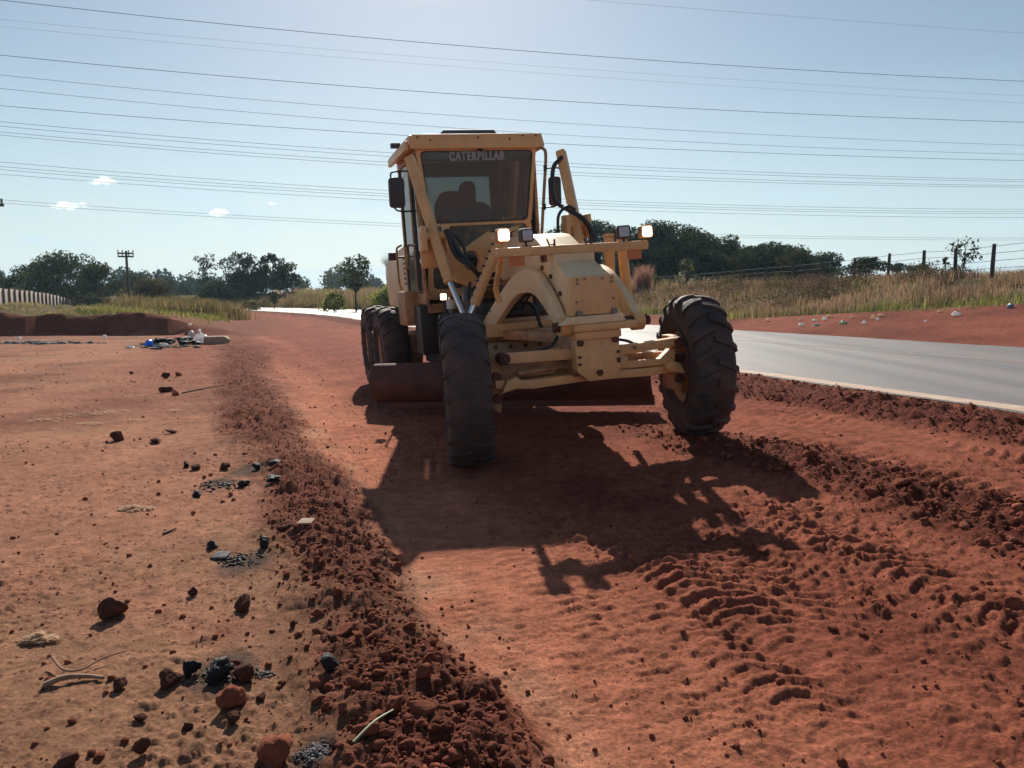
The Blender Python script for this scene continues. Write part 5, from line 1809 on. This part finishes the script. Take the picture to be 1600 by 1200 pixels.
X_, Y_ = area(30000, 20, 40, 45, 120, lambda p, q, x, y, rg: p > 20.5, 3)
grass('dry_grass', X_, Y_, 0.3, 0.9, 0.06, DRY[1:] + GRN[1:2], 'far grass on the bank beyond the grader', 0.5, 23)
def undergrowth():
    rg_ = np.random.default_rng(88)
    cen, rad = [], []
    for k in range(260):
        q_ = rg_.uniform(10, 55); p_ = pgf(q_) + 1.5 + rg_.uniform(0, 7.5)
        if fbm(np.array([p_ * 0.25]), np.array([q_ * 0.18]), 401, 2)[0] < -0.02: continue
        x_, y_ = from_pq(p_, q_)
        z_ = float(ground_h(np.array([float(x_)]), np.array([float(y_)]), False)[0])
        r_ = rg_.uniform(0.35, 0.95)
        cen.append((float(x_), float(y_), z_ + r_ * 0.35)); rad.append(r_)
    V, Fc, C = leaf_cloud(cen, rad, 420, 0.09, [(0.10, 0.075, 0.045), (0.075, 0.065, 0.035), (0.14, 0.095, 0.065), (0.11, 0.11, 0.04)], rg_, squash=0.7)
    tag(link_mesh('bank_undergrowth', fast_mesh('bank_undergrowth', V, Fc, tone=C), M['leaf']), 'dark tangled undergrowth among the dry grass of the right bank', kind='stuff')
# left: crest of the cut bank and the slope behind it
def face_y(x): return 30.6 + 0.10 * (x + 20)
rg = np.random.default_rng(4)
n = 90000
xx = rg.uniform(-42, -8, n); yy = rg.uniform(31, 66, n)
pp, qq = to_pq(xx, yy)
k = (yy > face_y(xx) + 0.7 + rg.uniform(0, 0.8, n)) & (pp < 0.1 + 0.9 * sstep(40, 46, qq) + 0.9 * fbm(xx * 0.3, yy * 0.3, 6, 3)) & (rg.uniform(0, 1, n) < np.clip(0.6 + 2 * fbm(xx * 0.5, yy * 0.5, 302, 3), 0.1, 1))
xk, yk = xx[k], yy[k]
low = xk / yk < -0.565
grass('green_grass', xk[low], yk[low], 0.03, 0.10, 0.035, GRN + [(0.36, 0.28, 0.13)], 'very short green grass on the cut bank before the concrete wall', 0.5, 24)
grass('green_grass', xk[~low], yk[~low], 0.06, 0.26, 0.035, GRN + [(0.36, 0.28, 0.13)], 'short green grass on top of the cut bank at the left', 0.5, 25)
def clump(name, u, v, Y0, wpx, n, h0, h1, cols, label, seed, width=0.04, depth=2.5):
    c = at_depth(u, v, Y0)
    rg = np.random.default_rng(seed)
    w = wpx / 1200 * Y0 / 2
    x = c.x + rg.normal(0, 0.5, n) * w
    y = Y0 + rg.normal(0, 0.5, n) * depth
    return grass(name, x, y, h0, h1, width, cols, label, 0.45, seed)
TALL = [(0.20, 0.16, 0.07), (0.36, 0.25, 0.13), (0.20, 0.19, 0.065), (0.32, 0.20, 0.11), (0.16, 0.15, 0.06)]
clump('tall_dry_grass', 300, 488, 50, 118, 11000, 0.35, 1.0, TALL, 'tall straw coloured grass in front of the left trees', 31)
clump('tall_dry_grass', 230, 485, 52, 80, 5000, 0.5, 1.2, TALL, 'dry grass around the foot of the utility pole', 32)
clump('tall_dry_grass', 1003, 445, 52, 24, 900, 0.7, 1.5, [(0.42, 0.22, 0.15), (0.48, 0.28, 0.19)], 'pinkish feathery grass plumes beside the grader at the wood', 33, 0.03, 0.8)
X_, Y_ = area(26000, 18.6, 24, 50, 150, lambda p, q, x, y, rg: rg.uniform(0, 1, len(p)) < 0.9, 6)
grass('roadside_grass', X_, Y_, 0.3, 1.0, 0.06, TALL + [(0.2, 0.15, 0.07)], 'dry grass along the far side of the road in the distance', 0.45, 35)
X_, Y_ = area(9000, -4, 0.8, 52, 95, lambda p, q, x, y, rg: rg.uniform(0, 1, len(p)) < 0.9, 7)
grass('roadside_grass', X_, Y_, 0.2, 0.8, 0.05, TALL + GRN[1:2], 'dry grass left of the graded strip in the distance', 0.45, 36)

# ------------------------------------------------------------------ trees
def leaf_cloud(centres, radii, n_per, size, cols, rg, squash=0.75, shell=0.45):
    """leaf sprays round each centre: small bent blades facing every way, denser towards the outside of each clump"""
    Vs, Cs = [], []
    cols = np.array(cols)
    for (c, r) in zip(centres, radii):
        n = max(6, int(n_per * (r ** 2)))
        d = rg.normal(size=(n, 3)); d /= np.linalg.norm(d, axis=1)[:, None]
        rad = r * (shell + (1.08 - shell) * rg.uniform(0, 1, n) ** 0.6)
        P = np.array(c) + d * rad[:, None] * np.array([1, 1, squash])
        u = rg.normal(size=(n, 3)); u /= np.linalg.norm(u, axis=1)[:, None]
        w = np.cross(u, rg.normal(size=(n, 3))); w /= np.maximum(np.linalg.norm(w, axis=1)[:, None], 1e-6)
        s = size * rg.uniform(0.55, 1.35, n)[:, None]
        Q = np.stack([P - u * s * 0.5, P + w * s * 0.32, P + u * s * 0.5, P - w * s * 0.32], 1)
        Vs.append(Q.reshape(-1, 3))
        base = cols[rg.integers(0, len(cols))] * rg.uniform(0.8, 1.2)
        Cs.append(np.repeat(base[None] * rg.uniform(0.7, 1.3, n)[:, None], 4, 0))
    V, C = np.concatenate(Vs), np.concatenate(Cs)
    Fc = np.arange(len(V)).reshape(-1, 4)
    return V, Fc, C

G_DARK = [(0.040, 0.052, 0.022), (0.055, 0.068, 0.028), (0.032, 0.045, 0.022), (0.065, 0.07, 0.03)]
G_MID = [(0.065, 0.085, 0.030), (0.09, 0.105, 0.04), (0.05, 0.07, 0.028)]
G_BROWN = [(0.12, 0.11, 0.055), (0.15, 0.125, 0.065), (0.09, 0.09, 0.045)]
G_LIGHT = [(0.28, 0.31, 0.07), (0.37, 0.37, 0.11), (0.22, 0.25, 0.065)]
G_EUCA = [(0.050, 0.060, 0.038), (0.065, 0.072, 0.045), (0.04, 0.05, 0.032)]

def tree(name, label, u, Y0, wpx, vtop, vbase, cols, seed, style='round', group=None, cat='tree', density=1.0, leaf=None, trunk_m='bark', dark=None):
    """stands at distance Y0 under photo column u; vtop / vbase are the heights its crown spans"""
    rg = np.random.default_rng(seed)
    top = at_depth(u, vtop, Y0)
    x, y = top.x, Y0
    gz = float(ground_h(np.array([x]), np.array([y]), False)[0])
    Ht = top.z - gz
    W = wpx * (1.18 if cat == 'tree' else 1.0) / 1200 * Y0
    zb = at_depth(u, vbase, Y0).z - gz          # underside of the crown
    leaf = leaf or max(0.16, 0.0028 * Y0)
    root = thing(name, label, cat, (x, y, gz), group=group)
    cz = max(zb, 0.05 * Ht)
    Hc = Ht - cz
    cen, rad = [], []
    if style == 'round':
        for k in range(26):
            t = rg.uniform(0, 1)
            a = rg.uniform(0, 2 * PI)
            rr = math.sqrt(max(0.0, 1 - (2 * t - 0.85) ** 2 / 1.4)) * rg.uniform(0.25, 0.82)
            r0 = W * rg.uniform(0.10, 0.19)
            cen.append((rr * W / 2 * math.cos(a), rr * W / 2 * math.sin(a), cz + t * (Hc - r0 * 0.8))); rad.append(r0)
    elif style == 'flat':
        for k in range(22):
            a = rg.uniform(0, 2 * PI); rr = rg.uniform(0, 0.85)
            r0 = W * rg.uniform(0.08, 0.14)
            cen.append((rr * W / 2 * math.cos(a), rr * W / 2 * math.sin(a), cz + Hc * (0.9 - 0.5 * rr ** 2) - r0 * 0.5 + rg.normal(0, 0.05) * Hc)); rad.append(r0)
    elif style == 'layer':
        for k in range(18):
            t = (k + 0.5) / 18
            a = rg.uniform(0, 2 * PI); rr = rg.uniform(0.1, 0.8) * (1.0 - 0.45 * t)
            r0 = W * rg.uniform(0.10, 0.17)
            cen.append((rr * W / 2 * math.cos(a), rr * W / 2 * math.sin(a), cz + t * Hc - r0 * 0.4)); rad.append(r0)
    elif style == 'mass':
        for k in range(34):
            t = rg.uniform(0, 1) ** 0.8
            a = rg.uniform(0, 2 * PI); rr = rg.uniform(0.1, 0.92) * (1 - 0.55 * t ** 2)
            r0 = W * rg.uniform(0.09, 0.17)
            cen.append((rr * W / 2 * math.cos(a), rr * W / 2 * math.sin(a), cz + t * (Hc - r0 * 0.6))); rad.append(r0)
    if cen:
        V, Fc, C = leaf_cloud(cen, rad, 105 * density / (leaf / 0.3) ** 2, leaf * 1.15, cols, rg)
        link_mesh('crown', fast_mesh('crown', V, Fc, tone=C), M['leaf_bright' if cat == 'bush' else 'leaf'], root)
    # trunk and limbs
    bm = bmesh.new()
    r0 = max(0.05, 0.018 * Ht)
    fork = max(cz * 0.9, 0.30 * Ht)
    wob = [(0, 0, -0.2)] + [(rg.normal(0, 0.012) * Ht, rg.normal(0, 0.012) * Ht, fork * t) for t in (0.35, 0.7, 1.0)]
    tube(bm, wob, [r0 * 1.25, r0, r0 * 0.85, r0 * 0.75], 7)
    ends = cen if cen else [(rg.normal(0, 0.2) * W, rg.normal(0, 0.2) * W, Ht * rg.uniform(0.75, 1.0)) for _ in range(9)]
    sel = ends if len(ends) < 12 else [ends[i] for i in rg.choice(len(ends), 11, replace=False)]
    st = Vector(wob[-1])
    for e in sel:
        e = Vector(e)
        s0 = st.lerp(Vector(wob[-2]), rg.uniform(0, 0.8))
        m1 = s0.lerp(e, 0.5) + Vector((rg.normal(0, 0.04) * W, rg.normal(0, 0.04) * W, 0.06 * Ht))
        tube(bm, [s0, m1, e], [r0 * 0.5, r0 * 0.32, r0 * 0.1], 5)
        if style == 'bare':
            for j in range(7):
                t = rg.uniform(0.4, 1)
                b0 = m1.lerp(e, t)
                e2 = b0 + Vector((rg.normal(0, 0.11) * W, rg.normal(0, 0.11) * W, rg.uniform(0.05, 0.16) * Ht))
                tube(bm, [b0, e2], [r0 * 0.16, r0 * 0.06], 4)
                for jj in range(3):
                    b1 = b0.lerp(e2, rg.uniform(0.3, 1)); e3 = b1 + Vector((rg.normal(0, 0.06) * W, rg.normal(0, 0.06) * W, rg.uniform(0.02, 0.08) * Ht))
                    tube(bm, [b1, e3], [r0 * 0.08, r0 * 0.04], 3)
    obj('trunk', bm, M[trunk_m], root)
    return root

undergrowth()
GL = 'trees along the left horizon'
tree('tree', 'feathery dark tree cut by the left edge behind the concrete wall', -4, 120, 46, 424, 462, G_DARK, 1, 'round', GL, density=0.8)
tree('tree', 'broad brownish tree right behind the concrete wall', 58, 105, 92, 412, 472, G_DARK, 2, 'mass', GL, density=1.2)
tree('tree', 'tallest domed tree with an open leafy top behind the concrete wall', 108, 100, 122, 389, 468, G_MID, 3, 'round', GL, density=0.95)
tree('tree', 'dark green bushy tree just left of the utility pole', 158, 98, 66, 412, 480, G_MID[:1] + G_DARK, 4, 'mass', GL, density=1.2)
tree('tree', 'small dark tree behind the utility pole', 208, 150, 60, 426, 470, G_DARK, 5, 'mass', GL)
tree('umbrella_tree', 'low brownish tree with an umbrella shaped crown right of the pole', 236, 80, 86, 436, 478, G_BROWN, 6, 'mass', GL)
tree('tree', 'small distant tree right of the umbrella shaped one', 266, 190, 40, 436, 466, G_DARK, 7, 'mass', GL)
tree('tree', 'small distant tree left of the tall slender tree', 290, 190, 34, 440, 468, G_DARK, 8, 'mass', GL)
tree('tall_tree', 'tall slender tree with sparse tufts above the tall dry grass', 318, 120, 52, 397, 455, G_EUCA, 9, 'layer', GL, density=0.8)
tree('tree', 'brown bushy tree under the tall slender tree', 335, 110, 70, 440, 478, G_BROWN + G_DARK, 10, 'mass', GL)
tree('tall_tree', 'tall dark tree at the left of the dense clump beside the road', 376, 112, 62, 392, 440, G_EUCA, 11, 'round', GL, density=0.9)
tree('tree', 'dark dense tree at the left foot of the clump beside the road', 378, 110, 66, 424, 474, G_DARK, 12, 'mass', GL, density=1.3)
tree('tree', 'dark cone shaped tree in the middle of the clump beside the road', 408, 108, 50, 412, 474, G_DARK, 13, 'mass', GL, density=1.3)
tree('tall_tree', 'flat capped tall tree standing out of the dense clump', 424, 114, 40, 396, 425, G_EUCA, 14, 'flat', GL)
tree('tree', 'dark dense tree at the right of the clump beside the road', 442, 108, 54, 408, 474, G_DARK, 15, 'mass', GL, density=1.3)
tree('young_tree', 'small leaning tree on the far verge in front of the dense clump', 428, 85, 18, 455, 472, G_DARK, 16, 'round', GL, density=0.7)
tree('tree', 'lone leafy tree with a bare trunk beside the road left of the grader', 555, 66, 58, 392, 448, G_MID, 17, 'round', GL, density=0.75)
tree('bare_tree', 'pale leafless tree close left of the grader', 603, 120, 46, 398, 440, G_DARK, 18, 'bare', GL, trunk_m='bark_pale')
tree('bush', 'rounded yellow green bush left of the lone leafy tree', 522, 62, 46, 455, 484, G_LIGHT, 19, 'mass', cat='bush', density=1.2)
tree('bush', 'bright yellow green bush between the lone tree and the grader', 606, 58, 62, 445, 482, G_LIGHT, 20, 'mass', cat='bush', density=1.3)
tree('bush', 'low grey green bush at the road edge before the dense clump', 388, 78, 44, 470, 484, G_BROWN, 21, 'mass', cat='bush')
GW = 'dark trees of the wood above the right bank'
WOOD = [(882, 95, 44, 348, 'dark tree showing between the cab and the right lift cylinder'), (926, 90, 56, 343, 'feathery tree just right of the lift cylinder'),
 (962, 95, 60, 349, 'tree behind the right pair of work lamps'), (1000, 85, 56, 362, 'dense tree filling the gap right of the lit right lamp'),
 (1046, 80, 104, 339, 'tallest broad dark tree of the wood'), (1092, 84, 62, 362, 'tree leaning on the right of the tallest broad one'),
 (1130, 88, 54, 368, 'tree with a thin spire in the middle of the wood'), (1166, 86, 58, 383, 'low dark tree in the dip of the wood'),
 (1206, 84, 74, 376, 'broad tree on the right half of the wood'), (1250, 86, 62, 383, 'rounded tree next to the broad one at the right half of the wood'),
 (1286, 90, 52, 393, 'last low tree at the right end of the wood')]
for i, (u, Y0, w_, vt, lab) in enumerate(WOOD):
    tree('wood_tree', lab, u, Y0, w_ * 1.45, vt, 448, G_DARK if i % 3 else G_DARK + G_MID, 60 + i, 'mass' if i % 4 else 'round', GW, density=1.25)
for i, (u, w_, lab) in enumerate(((900, 70, 'dark undergrowth tree at the left foot of the wood'), (970, 80, 'dark undergrowth tree behind the lamp bar'), (1040, 90, 'dark undergrowth tree below the tallest broad one'), (1110, 90, 'dark undergrowth tree behind the pale shrub'),
                                  (1180, 90, 'dark undergrowth tree under the dip of the wood'), (1245, 80, 'dark undergrowth tree at the right foot of the wood'))):
    tree('wood_tree', lab, u, 76, w_ * 1.25, 386 + (i % 2) * 8, 452, G_DARK, 90 + i, 'mass', GW, density=1.4)
tree('tree', 'low dark tree alone beyond the fence right of the wood', 1354, 75, 62, 402, 424, G_DARK, 101, 'mass')
tree('tree', 'tiny dark tree beyond the fence in the middle', 1404, 110, 34, 411, 424, G_DARK, 102, 'mass')
tree('tree', 'tiny dark tree beyond the fence right of the other tiny one', 1438, 110, 42, 413, 426, G_DARK, 103, 'mass')
tree('sparse_tree', 'sparse leafy tree showing sky between two fence posts', 1508, 46, 58, 372, 402, G_EUCA, 104, 'layer', density=0.30)
tree('sapling', 'thin sapling just left of the sparse tree', 1478, 46, 10, 402, 412, G_EUCA, 105, 'layer', density=0.3)
tree('shrub', 'pale flowered shrub standing on the bank before the wood', 1074, 52, 40, 403, 444, G_MID + [(0.30, 0.30, 0.22), (0.13, 0.15, 0.05)], 106, 'round', cat='shrub', density=0.9)
tree('shrub', 'small green shrub at the left foot of the bank beside the grader', 1025, 56, 24, 428, 448, G_MID, 107, 'mass', cat='shrub')
# far woodland that reads as one band
def far_wood():
    rg = np.random.default_rng(77)
    cen, rad = [], []
    for k in range(420):
        az = rg.uniform(-48, 48)
        d = rg.uniform(240, 300)
        x, y = d * math.tan(R(az)), d
        r = rg.uniform(2.2, 4.0)
        hmax = 8.2 + 1.6 * math.sin(az * 0.9) + rg.normal(0, 0.9)
        cen.append((x, y, rg.uniform(-1, 1) * 1.5 + rg.uniform(0.1, 1) * hmax)); rad.append(r)
    V, Fc, C = leaf_cloud(cen, rad, 13, 1.3, G_DARK, rg)
    tag(link_mesh('far_woodland', fast_mesh('far_woodland', V, Fc, tone=C), M['leaf']), 'distant dark wood along the horizon', kind='stuff')
far_wood()

# ------------------------------------------------------------------ concrete panel wall, far left
def panel_wall(name, label, A, B, H):
    """precast panels between posts from A to B; z of A and B is the top of the wall"""
    root = thing(name, label, 'wall')
    step = 2.05
    n = int((B - A).xy.length / step)
    d = Vector((B.x - A.x, B.y - A.y, 0)).normalized()
    ang = math.atan2(d.y, d.x)
    pm = {}
    for k in range(n):
        t = (k + 0.5) / n
        p = A.xy.to_3d() + d * step * k
        z = A.z + (B.z - A.z) * t + 0.35 * math.sin(t * PI) + random.uniform(-0.04, 0.04) - H
        if not pm:
            bm = bmesh.new(); box(bm, 0, step - 0.25, -0.03, 0.03, 0, H)
            o = obj('panel', bm, M['concrete'], root, (p.x, p.y, z), (0, 0, ang), bevel=0.01); pm['panel'] = o.data
            bm = bmesh.new(); box(bm, -0.23, -0.02, -0.16, 0.16, -0.8, H + 0.05)
            o = obj('post', bm, M['concrete_post'], root, (p.x, p.y, z), (0, 0, ang), bevel=0.01); pm['post'] = o.data
        else:
            for nm in ('panel', 'post'):
                link_mesh(nm, pm[nm], None, root, (p.x, p.y, z), (0, 0, ang))
    return root
panel_wall('concrete_wall', 'pale concrete panel wall stepping down behind the cut bank at the left', at_depth(-16, 449, 62), at_depth(127, 473, 106), 2.3)
panel_wall('concrete_wall', 'short far stretch of concrete wall left of the utility pole', at_depth(158, 466, 112), at_depth(178, 478, 130), 2.3)
# small pale shed roof showing over the wall
c = at_depth(22, 452, 100)
sh = thing('shed', 'small pale shed showing over the concrete wall at the left', 'shed', (c.x, 100, -0.7))
bm = bmesh.new(); box(bm, -1.6, 1.6, 0, 3, 0, c.z + 0.5); obj('wall', bm, M['ceramic'], sh)
bm = bmesh.new(); prism(bm, [(-1.9, c.z + 0.5), (1.9, c.z + 0.5), (1.9, c.z + 0.6), (0, c.z + 0.95), (-1.9, c.z + 0.6)], 'y', -0.3, 3.3); obj('roof', bm, M['cardboard'], sh)

# ------------------------------------------------------------------ utility poles
def utility_pole(label, x, y, z0, ztop, arms, aw, yaw, r=0.13):
    root = thing('utility_pole', label, 'utility pole', (x, y, z0), (0, 0, yaw))
    bm = bmesh.new(); tube(bm, [(0, 0, -0.5), (0, 0, ztop - z0)], [r * 1.2, r * 0.8], 10); obj('pole', bm, M['wood'], root)
    for za in arms:
        bm = bmesh.new(); box(bm, -aw / 2, aw / 2, -r * 1.9, -r * 1.05, za - z0 - 0.07, za - z0 + 0.07)
        ar = obj('crossarm', bm, M['wood'], root)
        for t in (-0.47, -0.2, 0.2, 0.47):
            bm = bmesh.new()
            tube(bm, [(aw * t, -r * 1.5, za - z0 + 0.07), (aw * t, -r * 1.5, za - z0 + 0.15), (aw * t, -r * 1.5, za - z0 + 0.30)], [0.02, 0.055, 0.04], 8)
            obj('insulator', bm, M['wood'], ar)
    return root
c0 = at_depth(197, 396, 70); c1 = at_depth(197, 401, 70); cc = at_depth(197, 392, 70)
gz = float(ground_h(np.array([cc.x]), np.array([70.0]), False)[0])
utility_pole('wooden utility pole with two crossarms standing among the left trees', cc.x, 70, gz, cc.z, (c0.z, c1.z), 1.35, 0.15, 0.12)
ce = at_depth(8, 321, 38)
gz = float(ground_h(np.array([ce.x - 1.2]), np.array([38.0]), False)[0])
utility_pole('utility pole outside the frame with its crossarm tip at the left edge', ce.x - 1.16, 38, gz, ce.z + 0.6, (ce.z,), 2.4, 0.0)

# ------------------------------------------------------------------ fence on the right bank
fence = thing('fence', 'post and wire fence along the top of the right bank', 'fence')
FP = []
for (u, vt, Y0) in ((1553, 381, 31), (1495, 388, 33), (1445, 391, 35.5), (1389, 396, 38), (1334, 403, 41), (1286, 408, 44), (1240, 413, 47), (1198, 417, 50), (1158, 420, 53.5), (1121, 424, 57), (1085, 427, 61), (1048, 430, 66), (1010, 432, 72)):
    c = at_depth(u, vt, Y0)
    gz = float(ground_h(np.array([c.x]), np.array([c.y]), False)[0])
    FP.append((c, gz))
c = FP[0][0] * 2 - FP[1][0]; c2 = FP[0][0] * 3 - FP[1][0] * 2
FP = [(c2, FP[0][1]), (c, FP[0][1])] + FP
for i, (c, gz) in enumerate(FP):
    bm = bmesh.new()
    lx, ly = random.uniform(-0.03, 0.03), random.uniform(-0.03, 0.03)
    tube(bm, [(0, 0, -0.4), (lx, ly, (c.z - gz) * 0.5), (lx * 2, ly * 2, c.z - gz)], [0.085, 0.08, 0.07], 8)
    obj('post', bm, M['wood_post'], fence, (c.x, c.y, gz))
for f in (0.93, 0.72, 0.50, 0.28):
    bm = bmesh.new()
    tube(bm, [(c.x, c.y - 0.08, gz + (c.z - gz) * f) for c, gz in FP], 0.010, 4)
    obj('wire', bm, M['wire'], fence)

# ------------------------------------------------------------------ power lines
WIRES = [((-40, -90), (920, 0), (1600, 52), 58, 0.010), ((0, 0), (800, 78), (1600, 127), 60, 0.026), ((0, 30), (800, 100), (1600, 150), 74, 0.010), ((0, 41), (800, 111), (1600, 161), 74, 0.010),
 ((0, 86), (800, 153), (1600, 191), 78, 0.032), ((0, 117), (800, 187), (1600, 227), 90, 0.026), ((0, 138), (800, 206), (1600, 241), 92, 0.026), ((0, 165), (640, 212), (1600, 251), 94, 0.034),
 ((0, 190), (615, 239), (1600, 281), 125, 0.036), ((0, 197), (615, 245), (1600, 284), 126, 0.036), ((0, 206), (615, 254), (1600, 290), 128, 0.036), ((0, 211), (615, 259), (1600, 292.5), 129, 0.036),
 ((0, 253), (610, 298), (1600, 327), 165, 0.045), ((0, 260), (610, 303), (1600, 331), 166, 0.045), ((0, 265), (610, 307), (1600, 334), 168, 0.045), ((0, 272), (610, 313), (1600, 340), 169, 0.045),
 ((0, 312), (633, 350), (1600, 372), 200, 0.05), ((0, 317), (633, 354), (1600, 375), 201, 0.05)]
ORD = ['first', 'second', 'third', 'fourth', 'fifth', 'sixth', 'seventh', 'eighth', 'ninth', 'tenth', 'eleventh', 'twelfth', 'thirteenth', 'fourteenth', 'fifteenth', 'sixteenth', 'seventeenth', 'last']
for i, (a, b, c, Y0, r_) in enumerate(WIRES):
    co = np.polyfit([a[0], b[0], c[0]], [a[1], b[1], c[1]], 2)
    pts = []
    sl = math.tan(R(12))
    for u in np.linspace(-260, 1860, 40):
        v = float(np.polyval(co, u))
        d = px_ray(float(u), v)
        t = Y0 / (d.y - d.x * sl)
        pts.append(Vector((0, 0, CAM_H)) + d * t)
    bm = bmesh.new()
    tube(bm, pts, r_ * 0.74, 5, True)
    tag(obj('power_line_wire', bm, M['wire']), '%s power line wire from the top crossing the sky' % ORD[i], 'power line', 'power line wires')

# ------------------------------------------------------------------ hazy air
hm = bpy.data.materials.new('haze_air')
hm.use_nodes = True
nt = hm.node_tree
for n in list(nt.nodes): nt.nodes.remove(n)
out = nt.nodes.new('ShaderNodeOutputMaterial')
pv = nt.nodes.new('ShaderNodeVolumePrincipled')
pv.inputs['Color'].default_value = (0.55, 0.80, 1.0, 1)
pv.inputs['Density'].default_value = 0.00026
pv.inputs['Anisotropy'].default_value = 0.25
nt.links.new(pv.outputs[0], out.inputs['Volume'])
bm = bmesh.new()
box(bm, -3400, 3400, -3400, 3400, -4.0, 75)
tag(obj('haze', bm, hm, smooth=False), 'thin pale haze in the warm air', kind='stuff')

# ------------------------------------------------------------------ small cumulus clouds
cm = bpy.data.materials.new('cloud_vapour')
cm.use_nodes = True
nt = cm.node_tree
for n in list(nt.nodes): nt.nodes.remove(n)
out = nt.nodes.new('ShaderNodeOutputMaterial')
pv = nt.nodes.new('ShaderNodeVolumePrincipled')
pv.inputs['Color'].default_value = (1, 1, 1, 1)
pv.inputs['Density'].default_value = 0.022
pv.inputs['Anisotropy'].default_value = 0.5
nt.links.new(pv.outputs[0], out.inputs['Volume'])
def cloud(label, u, v, wpx, hpx, seed):
    Y0 = 2600
    c = at_depth(u, v, Y0)
    w, h = wpx / 1200 * Y0 / 2, hpx / 1200 * Y0 / 2
    rg = np.random.default_rng(seed)
    bm = bmesh.new()
    for k in range(16):
        x = rg.uniform(-1, 1)
        s = h * rg.uniform(0.35, 0.75) * (1.15 - 0.6 * abs(x))
        mt = Matrix.Translation((x * w * 0.9, rg.normal(0, 0.4) * h, rg.uniform(-0.5, 0.6) * h * (1 - 0.6 * abs(x)))) @ Matrix.Diagonal((s * 1.5, s * 1.2, s, 1))
        bmesh.ops.create_icosphere(bm, subdivisions=2, radius=1.0, matrix=mt)
    o = obj('cloud', bm, cm, None, tuple(c))
    md = o.modifiers.new('join', 'REMESH')
    md.mode = 'VOXEL'; md.voxel_size = h * 0.10
    return tag(o, label, 'cloud')
cloud('small white puffy cloud left of centre, higher one of the left two', 162, 284, 42, 14, 1)
cloud('longer white cloud just above the lowest wires at the left', 104, 321, 68, 16, 2)
cloud('small round cloud midway between the left clouds and the cab', 342, 333, 28, 14, 3)
cloud('tiny thin cloud nearest to the cab', 424, 318, 20, 6, 4)
